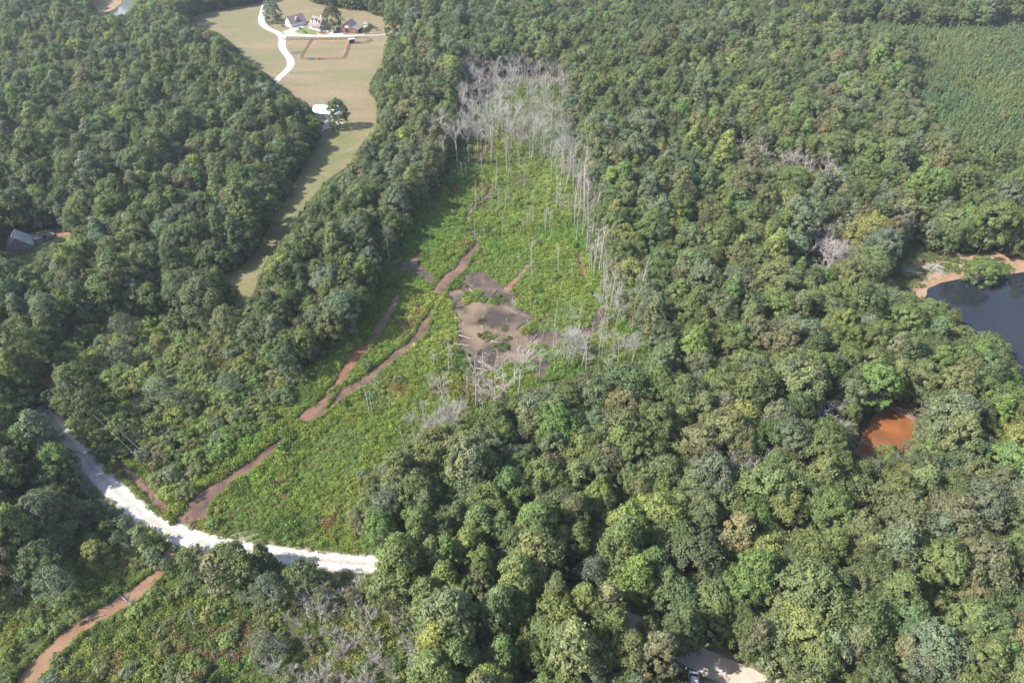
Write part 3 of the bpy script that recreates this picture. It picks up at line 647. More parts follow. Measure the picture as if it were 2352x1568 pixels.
# ---- bare dead trees
def dead_proto(rg, H, style, key):
    tr = MB(); cr = MB()
    def wob(p, d, L, k, w):
        pts = [p]; q = p.copy(); dd = d.copy()
        for i in range(k):
            dd = (dd+Vector(rg.normal(0, w, 3))).normalized(); q = q+dd*(L/k); pts.append(q.copy())
        return pts, dd
    def branch(p, d, L, r, lev):
        k = 3 if lev < 2 else 2
        pts, de = wob(p, d, L, k, .16 if lev else .1)
        rr = [max(.022, r*(1-.75*i/k)) for i in range(k+1)]
        cr.tube(pts, rr, 4 if lev < 1 else 3, cap=False)
        if lev >= depth: return
        nb = (5, 5, 4, 3)[lev]
        for j in range(nb):
            t = rg.uniform(.25, 1.0); i = min(k-1, int(t*k)); q = pts[i].lerp(pts[i+1], t*k-i)
            ax = Vector(rg.normal(0, 1, 3)); ax = (ax-ax.project(de)).normalized()
            nd = (de*1.0+ax*rg.uniform(.45, .85)+Vector((0, 0, .22))).normalized()
            branch(q, nd, L*rg.uniform(.4, .62), max(.022, r*.4), lev+1)
    depth = 2
    r0 = H*.0085+.03
    if style == 'snag':
        top = H
        pts, de = wob(Vector((0, 0, -.2)), Vector((rg.normal(0, .03), rg.normal(0, .03), 1)), top+.2, 6, .02)
        tr.tube(pts, [r0*(1.15-.1*i) for i in range(7)], 6)
        depth = 0
        for j in range(int(rg.integers(2, 7))):
            i = int(rg.integers(3, 6)); a = rg.uniform(0, 6.28)
            branch(pts[i], Vector((math.cos(a), math.sin(a), rg.uniform(.2, .9))).normalized(), rg.uniform(.6, 2.4), .06, 0)
        if not cr.v: branch(pts[5], Vector((.6, .3, .6)).normalized(), 1, .05, 0)
    else:
        f = .58 if style == 'vase' else .78
        pts, de = wob(Vector((0, 0, -.2)), Vector((rg.normal(0, .03), rg.normal(0, .03), 1)), H*f+.2, 6, .025)
        tr.tube(pts, [r0*(1.15-.085*i) for i in range(7)], 6)
        if style == 'vase':
            for j in range(7):
                a = j*2.4+rg.uniform(-.3, .3); t = rg.uniform(.72, 1.0); q = pts[4].lerp(pts[6], min(1, (t-.66)/.34))
                branch(q, Vector((math.cos(a)*.5, math.sin(a)*.5, 1.0)).normalized(), H*rg.uniform(.26, .42), r0*.42, 0)
        elif style == 'spread':
            for j in range(11):
                a = j*2.4+rg.uniform(-.3, .3); z = rg.uniform(.42, 1.0); i = min(5, int(z*6)); q = pts[i].lerp(pts[i+1], z*6-i)
                branch(q, Vector((math.cos(a), math.sin(a), rg.uniform(.35, 1.1))).normalized(), H*rg.uniform(.16, .28), r0*.4, 0)
        else:                                          # pole with a thin top
            depth = 1
            for j in range(8):
                a = j*2.4+rg.uniform(-.3, .3); z = rg.uniform(.55, 1.0); i = min(5, int(z*6)); q = pts[i].lerp(pts[i+1], z*6-i)
                branch(q, Vector((math.cos(a)*.7, math.sin(a)*.7, 1.0)).normalized(), H*rg.uniform(.1, .22), r0*.35, 0)
    p = dict(H=H, R=H*.2, key=key, style=style)
    p['trunk'] = tr.mesh('dead_trunk', M['deadwood']); p['crown'] = cr.mesh('bare_branches', M['deadtwig'])
    jm = MB(); jm.add(tr.v, tr.f); jm.add(cr.v, cr.f); p['joined'] = jm.mesh('dead_wood', M['deadtwig'])
    PROTOS.setdefault(key, []).append(p)
for s in range(4): dead_proto(np.random.default_rng(900+s), 19+s, 'vase', 'dead_vase')
for s in range(4): dead_proto(np.random.default_rng(920+s), 16+s, 'spread', 'dead_spread')
for s in range(4): dead_proto(np.random.default_rng(940+s), 17+s, 'pole', 'dead_pole')
for s in range(5): dead_proto(np.random.default_rng(960+s), 8+1.4*s, 'snag', 'dead_snag')
# bushy bare brush
def brush_proto(rg, H, R, key='brush'):
    cr = MB(); st = MB()
    for k in range(9):
        a = k*.7+rg.uniform(-.2, .2); e = rg.uniform(.2, .9)
        p0 = Vector((.15*math.cos(a), .15*math.sin(a), 0)); d = Vector((math.cos(a)*e, math.sin(a)*e, 1)).normalized()
        pts = [p0, p0+d*H*.4, p0+d*H*.75+Vector(rg.normal(0, .15, 3))]
        st.tube(pts, [.06, .045, .03], 4, cap=False)
        for j in range(10):
            t = rg.uniform(.3, 1); q = pts[0].lerp(pts[2], t); dd = (d+Vector(rg.normal(0, .55, 3))+Vector((0, 0, .3))).normalized()
            e1 = q+dd*rg.uniform(.5, 1.1)*R*.5; cr.tube([q, e1], [.035, .025], 3, cap=False)
            for m_ in range(3):
                d3 = (dd+Vector(rg.normal(0, .5, 3))).normalized(); s0 = q.lerp(e1, rg.uniform(.3, 1)); cr.tube([s0, s0+d3*R*.32], [.026, .02], 3, cap=False)
    p = dict(H=H, R=R, key=key); p['stem'] = st.mesh('brush_stem', M['deadwood_dark']); p['crown'] = cr.mesh('brush_twigs', M['deadtwig'])
    PROTOS.setdefault(key, []).append(p)
for s in range(3): brush_proto(np.random.default_rng(980+s), 4.2+.5*s, 2.3)

# ------------------------------------------------------------------ where the plants stand
PAL = {  # leaf colour of the kinds of crown (albedo)
 'dark green': (.094, .124, .052), 'mid green': (.114, .148, .054), 'bright green': (.124, .180, .058), 'olive green': (.132, .158, .068),
 'yellow-green': (.175, .205, .066), 'grey-green': (.126, .156, .098), 'blue-green': (.096, .130, .064), 'brownish olive': (.142, .148, .078)}
PAL_NAMES = list(PAL)
V_SCRUB = [(60, 745), (150, 705), (250, 672), (350, 655), (460, 680), (520, 735), (570, 765), (640, 800), (705, 840), (690, 900), (640, 960), (560, 1010), (480, 1070), (440, 1140), (380, 1160), (300, 1085), (235, 1040), (170, 960), (190, 880), (150, 840)]
V_WET = [(p[0], p[1]) for p in Z7([ (300, 600), (620, 500), (800, 480), (1000, 600), (1250, 680), (1480, 720), (1560, 860), (2060, 860), (2352, 840)])] + [(870, 1330), (960, 1420), (980, 1600), (980, 2000), (-500, 2000), (-500, 1380), (-60, 1300)]
V_GREYBRUSH = [(640, 1340), (860, 1325), (950, 1400), (975, 1600), (560, 1600), (600, 1450)]
V_PINES = [(1850, 40), (2000, 20), (2200, 30), (2420, 20), (2460, 390), (2352, 380), (2280, 372), (2210, 345), (2140, 300), (2090, 240), (2095, 160), (2090, 110), (1990, 75), (1860, 62)]
V_DEADTOP = [(1035, 195), (1060, 130), (1130, 120), (1210, 110), (1280, 125), (1305, 170), (1310, 260), (1290, 330), (1200, 300), (1100, 300), (1045, 260)]
V_LEFTWOOD = [(-200, -100), (430, -100), (420, 60), (560, 140), (740, 280), (700, 400), (600, 580), (520, 640), (560, 740), (230, 700), (60, 735), (-200, 800)]
V_MIDWOOD = [(850, 150), (1050, 130), (1060, 300), (1000, 460), (900, 600), (830, 760), (650, 830), (560, 760), (560, 700), (740, 430), (860, 300)]
V_FARTOP = [(840, -100), (2500, -100), (2500, 30), (2000, 20), (1700, 20), (1300, 110), (1050, 110), (940, 60), (880, 30)]
V_BARE = [[(1620, 345), (1700, 356), (1800, 388), (1965, 405), (1955, 370), (1800, 345), (1700, 320)], [(1845, 550), (1900, 515), (1975, 560), (1965, 615), (1880, 605)], [(1640, 1045), (1765, 1050), (1755, 1100), (1650, 1098)], [(1872, 905), (1930, 905), (1935, 985), (1872, 985)]]

def jitter_grid(s, x0=-520, x1=520, y0=30, y1=860, jit=.42):
    xs = np.arange(x0, x1, s); ys = np.arange(y0, y1, s*.866)
    gx, gy = np.meshgrid(xs, ys); gx = gx.copy(); gx[1::2] += s/2
    gx = gx+rng.uniform(-jit, jit, gx.shape)*s; gy = gy+rng.uniform(-jit, jit, gy.shape)*s
    return gx.ravel(), gy.ravel()
def in_view(x, y, z, mu=260, mv=200):
    u, v, d = project(x, y, z)
    return (u > -mu) & (u < 2352+mu) & (v > -mv-80) & (v < 1568+mv)
def any_in(polys, u, v):
    r = np.zeros(np.shape(u), bool)
    for p in polys: r |= inside(u, v, p)
    return r
OPEN_XY = OPEN_GROUND
def blocked(x, y, H, R, tol=.8):
    b = np.zeros(x.shape, bool)
    for (dx, z) in ((0, 0), (0, 1.0), (0, .8), (0, .5), (-1, .6), (1, .6), (-.7, .93), (.7, .93), (-.5, .7), (.5, .7), (-.8, .42), (.8, .42), (0, .25)):
        u, v, _ = project(x+dx*R*tol, y, z*H); b |= any_in(VIS_OPEN, u, v)
    return b
def weights_at(u, v):
    """leaf colour mix where a crown shows"""
    n = len(u); W = np.tile(np.array([.9, 1.6, .5, 1.3, .25, .5, .35, .6]), (n, 1))
    L = inside(u, v, V_LEFTWOOD); W[L] = [1.9, 1.1, .25, .7, .15, .9, 1.0, .15]
    Mw = inside(u, v, V_MIDWOOD); W[Mw] = [1.3, 1.2, .4, 1.0, .25, .7, .5, .3]
    F = inside(u, v, V_FARTOP); W[F] = [1.6, 1.0, .2, .6, .1, .7, 1.0, .2]
    S = inside(u, v, V_SCRUB); W[S] = [.6, .9, .7, 1.7, .5, 1.0, .2, .7]
    Q = (u > 950) & (v > 1180) & (u < 1620); W[Q] = [.9, 1.8, 1.6, .9, .5, .3, .3, .3]
    B = (u > 1600) & (v > 820); W[B] = [.7, 1.4, .5, 1.9, .45, .6, .5, 1.1]
    for k_ in range(8):                                # kinds stand in drifts
        dr = fbmv(u/1.4, v, 110, 2, 2.3*k_+1.0)
        W[:, k_] *= np.exp(2.0*dr)
    D = (u < 330) & (v > 860) & (v < 1260); W[D] = [1.8, 1.2, .6, .5, .1, .5, .5, .1]
    return W
def pick(W):
    c = np.cumsum(W, 1); c /= c[:, -1:]
    return (rng.uniform(size=(len(W), 1)) > c).sum(1).clip(0, W.shape[1]-1)
TREES = []      # dicts
SHRUBS = []
def place_forest():
    gx, gy = jitter_grid(5.2)
    keep = in_view(gx, gy, 12.0); gx, gy = gx[keep], gy[keep]
    u, v, d = project(gx, gy, 13.0)
    ban = np.zeros(gx.shape, bool)
    for z_ in (7.0, 9.0, 11.0, 13.0): ua, va, _ = project(gx, gy, z_); ban |= any_in(V_BARE, ua, va)
    ban |= inside(u, v, V_PINES) | inside(u, v, V_SCRUB) | inside(u, v, V_WET) | inside(u, v, V_DEADTOP)
    gx, gy, u, v = gx[~ban], gy[~ban], u[~ban], v[~ban]
    n = len(gx)
    kinds = np.array(['broad', 'round', 'tall', 'thin'])
    KW = np.tile(np.array([1.5, 1.5, .8, .12]), (n, 1))
    KW[inside(u, v, V_LEFTWOOD)] = [1.3, 1.7, .55, .5]; KW[inside(u, v, V_MIDWOOD)] = [1.0, 1.4, .8, .3]
    q = (u > 950) & (u < 1600) & (v > 1180); KW[q] = [.5, .9, 2.2, .1]
    b = (u > 1600) & (v > 820); KW[b] = [2.2, 1.2, .5, .12]
    k = pick(KW); ci = pick(weights_at(u, v))
    for i in range(n):
        key = kinds[k[i]]; pi = int(rng.integers(len(PROTOS[key]))); p = PROTOS[key][pi]
        s = float(np.clip(rng.normal(.74, .13), .46, 1.12))
        if key == 'thin': cn = 'grey-green' if rng.uniform() < .75 else 'olive green'
        else: cn = PAL_NAMES[ci[i]]
        w_ = float(np.clip(rng.normal(.98 if key == 'tall' else .84, .1), .62, 1.2)); TREES.append(dict(x=gx[i], y=gy[i], s=s, wide=w_, key=key, pi=pi, c=cn, H=p['H']*s, R=p['R']*s*w_))
def place_under():
    gx, gy = jitter_grid(5.4)
    keep = in_view(gx, gy, 6.0); gx, gy = gx[keep], gy[keep]
    u, v, d = project(gx, gy, 6.0)
    ban = any_in(V_BARE, u, v) | inside(u, v, V_PINES) | inside(u, v, V_DEADTOP) | inside(u, v, V_SCRUB) | inside(u, v, V_WET)
    gx, gy, u, v = gx[~ban], gy[~ban], u[~ban], v[~ban]
    ci = pick(weights_at(u, v))
    for i in range(len(gx)):
        pi = int(rng.integers(len(PROTOS['small']))); p = PROTOS['small'][pi]; s = float(rng.uniform(.75, 1.35))
        TREES.append(dict(x=gx[i], y=gy[i], s=s, key='small', pi=pi, c=PAL_NAMES[ci[i]], H=p['H']*s, R=p['R']*s))
def place_scrub():
    for poly, sp_, dens, srange in ((V_SCRUB, 3.0, .9, (.45, 1.2)), (V_WET, 3.0, .5, (.3, .85)), (V_MARSH, 6.5, .10, (.3, .75))):
        gx, gy = jitter_grid(sp_, -260, 260, 30, 330)
        u, v, d = project(gx, gy, 2.0)
        k = inside(u, v, poly) & (rng.uniform(size=u.shape) < dens)
        if poly is not V_MARSH: k &= ~inside(u, v, V_MARSH) | (rng.uniform(size=u.shape) < .25)
        gx, gy, u, v = gx[k], gy[k], u[k], v[k]
        W = weights_at(u, v); W[:, 4] += .45; W[:, 7] += .3; W[:, 3] += .5; W[:, 2] += .5
        if poly is not V_MARSH: W[:, 0] *= .4; W[:, 6] *= .3; W[:, 2] += .8; W[:, 4] += .4
        ci = pick(W)
        for i in range(len(gx)):
            pi = int(rng.integers(len(PROTOS['shrub']))); p = PROTOS['shrub'][pi]; s = float(rng.uniform(*srange))
            SHRUBS.append(dict(x=gx[i], y=gy[i], s=s, key='shrub', pi=pi, c=PAL_NAMES[ci[i]], H=p['H']*s, R=p['R']*s))
        if poly is not V_MARSH:                       # some young trees stand out of the scrub
            gx, gy = jitter_grid(10.5, -260, 260, 30, 330); u, v, d = project(gx, gy, 4.0)
            k = inside(u, v, poly) & (rng.uniform(size=u.shape) < (.34 if poly is V_SCRUB else .2)); gx, gy, u, v = gx[k], gy[k], u[k], v[k]
            ci = pick(weights_at(u, v))
            for i in range(len(gx)):
                key = 'small' if rng.uniform() < .72 else 'thin'; pi = int(rng.integers(3)); p = PROTOS[key][pi]; s = float(rng.uniform(.55, .85) if key == 'thin' else rng.uniform(.7, 1.2))
                TREES.append(dict(x=gx[i], y=gy[i], s=s, key=key, pi=pi, c='grey-green' if key == 'thin' else PAL_NAMES[ci[i]], H=p['H']*s, R=p['R']*s))
place_forest(); place_under(); place_scrub()
# edge fill: low growth along the wood's borders, the dark pond and the marsh
SUNLIT = ground(Z6([(1250, 1540), (1340, 1420), (1440, 1290), (1560, 1310), (1610, 1370), (1605, 1470), (1500, 1540), (1400, 1580)]))
STRIP_SUN = ground([(866, 285), (846, 312), (820, 345), (790, 385), (735, 432), (680, 505), (625, 580), (590, 660), (560, 700), (545, 640), (600, 605), (645, 530), (700, 440), (735, 395), (780, 330), (800, 295)])
_l, _r, _c = strip_outline([(250, 1118, 4), (300, 1165, 4), (350, 1203, 4), (410, 1232, 4), (470, 1249, 4), (520, 1260, 4)], 0, 0, 0, False, 2.0)
ROAD_SUN = [tuple(p) for p in _l]+[tuple(p) for p in _r[::-1]]
LANE_SUN = ground([(1640, 1515), (1680, 1530), (1780, 1580), (1700, 1590), (1630, 1545)])
def drop_blocked(items, tol=.8):
    x = np.array([t['x'] for t in items]); y = np.array([t['y'] for t in items]); H = np.array([t['H'] for t in items]); R = np.array([t['R'] for t in items])
    b = blocked(x, y, H, R, tol)
    for g in OPEN_XY: b |= inside(x, y, g)
    for f_ in (.5, .65, .8, .95):                  # the right part of the orange pond lies in the sun
        k_ = H*f_/math.tan(SUN_EL); b |= inside(x+k_*math.cos(SUN_AZ_DIR), y+k_*math.sin(SUN_AZ_DIR), SUNLIT)
    for f_ in (.2, .4, .6):
        k_ = H*f_/math.tan(SUN_EL); b |= inside(x+k_*math.cos(SUN_AZ_DIR), y+k_*math.sin(SUN_AZ_DIR), LANE_SUN)
    for f_ in (.6, .75, .9, 1.0):
        k_ = H*f_/math.tan(SUN_EL); b |= inside(x+k_*math.cos(SUN_AZ_DIR), y+k_*math.sin(SUN_AZ_DIR), STRIP_SUN) | inside(x+k_*math.cos(SUN_AZ_DIR), y+k_*math.sin(SUN_AZ_DIR), ROAD_SUN) | inside(x+k_*math.cos(SUN_AZ_DIR), y+k_*math.sin(SUN_AZ_DIR), LANE_SUN)
    drop_blocked.out = [t for t, q in zip(items, b) if q]
    return [t for t, q in zip(items, b) if not q]
TREES = drop_blocked(TREES)
edge = drop_blocked.out                            # where a full tree has no room, low growth does
for (key, lo, hi) in (('round', .42, .55), ('small', .75, 1.0), ('shrub', .9, 1.4), ('shrub', .4, .75)):
    new = []
    for t in edge:
        if key == 'round' and inside(*[np.array([q]) for q in project(t['x'], t['y'], 3.0)[:2]], V_WET)[0] or key == 'round' and inside(*[np.array([q]) for q in project(t['x'], t['y'], 3.0)[:2]], V_SCRUB)[0]: t['low'] = 1
        pi = int(rng.integers(len(PROTOS[key]))); s_ = float(rng.uniform(lo, hi)); p = PROTOS[key][pi]
        if t.get('low') and key in ('round', 'small'): s_ *= .6
        new.append(dict(x=t['x'], y=t['y'], low=t.get('low'), s=s_, key=key, pi=pi, c=t['c'], H=p['H']*s_, R=p['R']*s_))
    ok_ = drop_blocked(new, .7); edge = drop_blocked.out
    (SHRUBS if key == 'shrub' else TREES).extend(ok_)
keepers = [t for t in SHRUBS if inside(*[np.array([q]) for q in project(t['x'], t['y'], 0)[:2]], V_MARSH)[0]]
kid = {id(t) for t in keepers}; rest = [t for t in SHRUBS if id(t) not in kid]
SHRUBS = drop_blocked(rest, .6)
for t in keepers:
    pt = np.array([t['x']]), np.array([t['y']])
    if not any(inside(*pt, g)[0] for g in OPEN_XY): SHRUBS.append(t)

# trees the photograph shows standing on their own
def tree_at(u, v, H, key, c, label, pi=0, wide=1.0, cat='tree'):
    x, y = P(u, v); p = PROTOS[key][pi]
    TREES.append(dict(x=x, y=y, s=H/p['H'], key=key, pi=pi, c=c, H=H, R=p['R']*H/p['H']*wide, wide=wide, solo=True, label=label, cat=cat))
A = FA([(290, 335), (1190, 455), (2085, 525)])
tree_at(*A[0], 12.5, 'lone', 'grey-green', 'round dark tree inside the bend of the farm drive', 0, 1.1)
tree_at(*A[1], 14.5, 'lone', 'dark green', 'dark tree between the white farmhouse and the red barn', 1, .85)
tree_at(*A[2], 13.5, 'lone', 'dark green', 'round dark tree beside the small white shed', 2, 1.0)
b1 = SRC(780, 240, 11.2, [(1420, 1150)])[0]
tree_at(*b1, 13.5, 'lone', 'dark green', 'single dark tree beside the white metal roofed shed', 0, .82)
b2 = Z6([(2030, 375)])[0]
tree_at(*b2, 9.0, 'lone', 'bright green', 'bright tree leaning over the shore of the dark pond', 1, 1.2)
b3 = Z6([(1380, 1545)])[0]
tree_at(b3[0], b3[1]+30, 6.5, 'small', 'bright green', 'small bright tree at the foot of the orange pond', 0, 1.1)
b4 = Z7([(1640, 850)])[0]
tree_at(*b4, 11.5, 'lone', 'olive green', 'leafy tree standing over the near edge of the gravel road', 1, .8)
b5 = Z7([(1875, 770)])[0]
tree_at(*b5, 11.0, 'vine', 'mid green', 'leaning tree wrapped in vines beside the gravel road', 0, 1.0); TREES[-1]['tilt'] = (.05, -.12, .4)
tree_at(*Z8([(1330, 860)])[0], 17, 'broad', 'olive green', 'big domed olive oak in the middle of the near wood', 4, 1.0)
tree_at(*Z8([(430, 880)])[0], 15, 'round', 'bright green', 'green tree overhanging the end of the white gravel road', 3, 1.1)
tree_at(*Z8([(880, 840)])[0], 17, 'tall', 'yellow-green', 'yellow-green tree just past the end of the gravel road', 0, 1.25)

# ------------------------------------------------------------------ individual trees and shrubs; the rest as one mass each
LAND = [('the orange pond', Z6([(1430, 1400)])[0]), ('the dark pond', (2260, 690)), ('the end of the white gravel road', (900, 1298)), ('the silty pool', (1120, 740)), ('the road culvert', (440, 1200)),
        ('the dirt road below', (1620, 1530)), ('the brown creek', (270, 1390)), ('the bottom right corner', (2352, 1568)), ('the pole by the red track', (20, 770)), ('the farmhouse', (720, 62)), ('the grey roofed house', (45, 570)), ('the white metal shed', (740, 265)),
        ('the pine plantation', (2250, 230)), ('the far end of the marsh', (1190, 230)), ('the lower tip of the mown strip', (545, 690))]
ONES = ['', 'first', 'second', 'third', 'fourth', 'fifth', 'sixth', 'seventh', 'eighth', 'ninth', 'tenth', 'eleventh', 'twelfth', 'thirteenth', 'fourteenth', 'fifteenth', 'sixteenth', 'seventeenth', 'eighteenth', 'nineteenth']
TENS = {2: ('twentieth', 'twenty'), 3: ('thirtieth', 'thirty'), 4: ('fortieth', 'forty'), 5: ('fiftieth', 'fifty'), 6: ('sixtieth', 'sixty'), 7: ('seventieth', 'seventy'), 8: ('eightieth', 'eighty'), 9: ('ninetieth', 'ninety')}
def ordw(n):
    if n < 20: return ONES[n]
    if n < 100: return TENS[n//10][0] if n % 10 == 0 else TENS[n//10][1]+'-'+ONES[n % 10]
    return 'hundred-and-'+ordw(n-100) if n > 100 else 'hundredth'
def rank_labels(items, desc, z):
    """label each item by its look and its rank from the nearest landmark among those of the same look"""
    b = {}
    for t in items:
        if t.get('label'): continue
        u, v, _ = project(t['x'], t['y'], z(t))
        ds = [math.hypot(u-l[1][0], v-l[1][1]) for l in LAND]; k = int(np.argmin(ds))
        b.setdefault((desc(t), LAND[k][0]), []).append((ds[k], t))
    for (d, l), L in b.items():
        L.sort(key=lambda q: q[0])
        for i, (_, t) in enumerate(L):
            t['label'] = f'{d} nearest to {l}' if i == 0 else f'{d}, {ordw(i+1)} nearest to {l}'
SHAPE_WORD = {'broad': 'broad-crowned tree', 'round': 'round-crowned tree', 'tall': 'tall narrow tree', 'thin': 'thin twiggy tree', 'small': 'small bushy tree', 'lone': 'full-crowned tree', 'vine': 'vine-wrapped tree', 'pine': 'pine tree'}
def jtint(c, amt=.12):
    r = PAL[c] if isinstance(c, str) else c
    k = float(np.clip(rng.normal(1, amt), .7, 1.35)); w = rng.normal(0, .05, 3)
    return [float(max(.005, r[i]*k*(1+w[i]))) for i in range(3)]
for t in TREES: t['tint'] = jtint(t['c'])
for t in SHRUBS: t['tint'] = [q*1.18 for q in jtint(t['c'])]
def shown(items, need, mid=.7):
    for t in items:
        u, v, d = project(t['x'], t['y'], t['H']*mid); t['px'] = t['R']*FX/d if (-10 < u < 2362 and -10 < v < 1578) else 0
    items.sort(key=lambda t: (-1e6 if t.get('label') else 0)-t['px'])
    return items[:need], items[need:]
big = [t for t in TREES if t['key'] != 'small' or t.get('label')]; small = [t for t in TREES if t['key'] == 'small' and not t.get('label')]
ind, mass = shown(big, 290)
mass += small
rank_labels(ind, lambda t: f"{t['c']} {SHAPE_WORD[t['key']]}", lambda t: t['H']*.7)
TNAME = {'broad': 'broad_tree', 'round': 'round_tree', 'tall': 'tall_tree', 'thin': 'twiggy_tree', 'small': 'small_tree', 'lone': 'full_tree', 'vine': 'vine_tree', 'pine': 'pine_tree'}
def add_tree(t, name, group, parts=('trunk', 'crown')):
    p = PROTOS[t['key']][t['pi']]; w = t.get('wide', 1.0)
    e = empty(name, (t['x'], t['y'], 0), t.get('rz', float(rng.uniform(0, 6.28))), (t['s']*w, t['s']*w, t['s']))
    if 'tilt' in t: e.rotation_euler = t['tilt']
    for q in parts:
        o = bpy.data.objects.new({'crown': t.get('crown_name', 'crown')}.get(q, q), p[q]); COL.objects.link(o); o.parent = e
        if 'tint' in t and q in ('crown', 'foliage'): o['tint'] = t['tint']
    setp(e, t['label'], t.get('cat', 'tree'), group)
    return e
for t in ind: add_tree(t, TNAME[t['key']], 'leafy trees of the near woods' if not t.get('solo') else None)
sh_ind, sh_mass = shown(SHRUBS, 290, .5)
rank_labels(sh_ind, lambda t: f"{t['c']} leafy shrub", lambda t: t['H']*.5)
for t in sh_ind: t['cat'] = 'shrub'; add_tree(t, 'leafy_shrub', 'shrubs of the scrub and marsh', ('stem', 'foliage'))

def scatter(name, items, keys, label, zrot=True):
    """one mass of plants: points with rotation, size, kind and leaf colour, each carrying a plant mesh"""
    kinds = [(k, i) for k in keys for i in range(len(PROTOS[k]))]
    c = bpy.data.collections.new(name+'_kinds')
    for n, (k, i) in enumerate(kinds):
        c.objects.link(bpy.data.objects.new(f'{name}_kind_{n:03d}', PROTOS[k][i]['joined']))
    look = {q: n for n, q in enumerate(kinds)}
    me = bpy.data.meshes.new(name); me.from_pydata([(t['x'], t['y'], t.get('z', 0.0)) for t in items], [], [])
    def att(nm, ty, key, arr):
        a = me.attributes.new(nm, ty, 'POINT'); a.data.foreach_set(key, arr)
    att('kind_index', 'INT', 'value', np.array([look[(t['key'], t['pi'])] for t in items], np.int32))
    att('turn', 'FLOAT_VECTOR', 'vector', np.array([(t.get('tx', 0.0), t.get('ty', 0.0), rng.uniform(0, 6.28)) for t in items], np.float32).ravel())
    att('size', 'FLOAT_VECTOR', 'vector', np.array([(t['s']*t.get('wide', 1.0), t['s']*t.get('wide', 1.0), t['s']*t.get('sz', 1.0)) for t in items], np.float32).ravel())
    att('tint', 'FLOAT_VECTOR', 'vector', np.array([t['tint'] for t in items], np.float32).ravel())
    o = link(name, me); setp(o, label, None, None, 'stuff')
    ng = bpy.data.node_groups.new(name+'_nodes', 'GeometryNodeTree')
    ng.interface.new_socket('Geometry', in_out='INPUT', socket_type='NodeSocketGeometry'); ng.interface.new_socket('Geometry', in_out='OUTPUT', socket_type='NodeSocketGeometry')
    N = ng.nodes; Lk = ng.links
    gi = N.new('NodeGroupInput'); go = N.new('NodeGroupOutput'); ip = N.new('GeometryNodeInstanceOnPoints'); ci = N.new('GeometryNodeCollectionInfo')
    ci.inputs['Collection'].default_value = c; ci.inputs['Separate Children'].default_value = True; ci.inputs['Reset Children'].default_value = True
    def na(nm, ty):
        x = N.new('GeometryNodeInputNamedAttribute'); x.data_type = ty; x.inputs[0].default_value = nm; return x.outputs[0]
    Lk.new(gi.outputs[0], ip.inputs['Points']); Lk.new(ci.outputs[0], ip.inputs['Instance']); ip.inputs['Pick Instance'].default_value = True
    Lk.new(na('kind_index', 'INT'), ip.inputs['Instance Index'])
    er = N.new('FunctionNodeEulerToRotation'); Lk.new(na('turn', 'FLOAT_VECTOR'), er.inputs[0]); Lk.new(er.outputs[0], ip.inputs['Rotation'])
    Lk.new(na('size', 'FLOAT_VECTOR'), ip.inputs['Scale']); Lk.new(ip.outputs[0], go.inputs[0])
    md = o.modifiers.new('growth', 'NODES'); md.node_group = ng
    return o
scatter('distant_woods', mass, ['broad', 'round', 'tall', 'thin', 'small'], 'mixed green woodland receding to the far ridge')
if sh_mass: scatter('scrub', sh_mass, ['shrub'], 'low mixed scrub along the marsh edges')
print('trees', len(TREES), 'ind', len(ind), 'shrubs', len(SHRUBS))

# ------------------------------------------------------------------ pines
PINES = []
gx, gy = jitter_grid(2.1, 100, 620, 250, 900, .38)
u, v, d = project(gx, gy, 5.0); k = inside(u, v, V_PINES) & (rng.uniform(size=u.shape) < .97)
u2, v2, _ = project(gx, gy, 6.0)
for x, y in zip(gx[k], gy[k]):
    pi = int(rng.integers(3)); cl = fbm(x, y, 40, 2, 3.0)
    PINES.append(dict(x=x, y=y, s=float(rng.uniform(.62, .95)), key='youngpine', pi=pi, H=7, R=1.6, tint=jtint((.120+.04*cl, .160+.02*cl, .062), .2)))
gx, gy = jitter_grid(17.0, 100, 620, 250, 900, .5); u, v, d = project(gx, gy, 4.0); k = inside(u, v, V_PINES)
for x, y in zip(gx[k], gy[k]):
    pi = int(rng.integers(3)); PINES.append(dict(x=x, y=y, s=float(rng.uniform(.5, .95)), key='small', pi=pi, tint=jtint(PAL_NAMES[int(rng.integers(8))])))
scatter('pine_plantation', PINES, ['youngpine', 'small'], 'dense young pine plantation filling the top right corner')
k = 0
TALLP = []
for (u0, v0, u1, v1, n) in ((722, 7, 838, 26, 17), (730, 2, 835, 16, 12)):
    for i in range(n):
        t = (i+.5)/n; x, y = P(u0+(u1-u0)*t+rng.normal(0, 1.5), v0+(v1-v0)*t+rng.normal(0, .6)); pi = int(rng.integers(3))
        s = float(rng.uniform(.6, .72)); p = PROTOS['pine'][pi]
        TALLP.append(dict(x=x, y=y, s=s, key='pine', pi=pi, c='dark green', H=p['H']*s, R=p['R']*s, tint=jtint((.028, .055, .028), .1)))
TALLP.sort(key=lambda t: t['x'])
for i, t in enumerate(TALLP):
    t['label'] = f'dark pine behind the pasture, {ordw(i+1)} from the farm drive'; add_tree(t, 'pine_tree', 'dark pines behind the pasture')

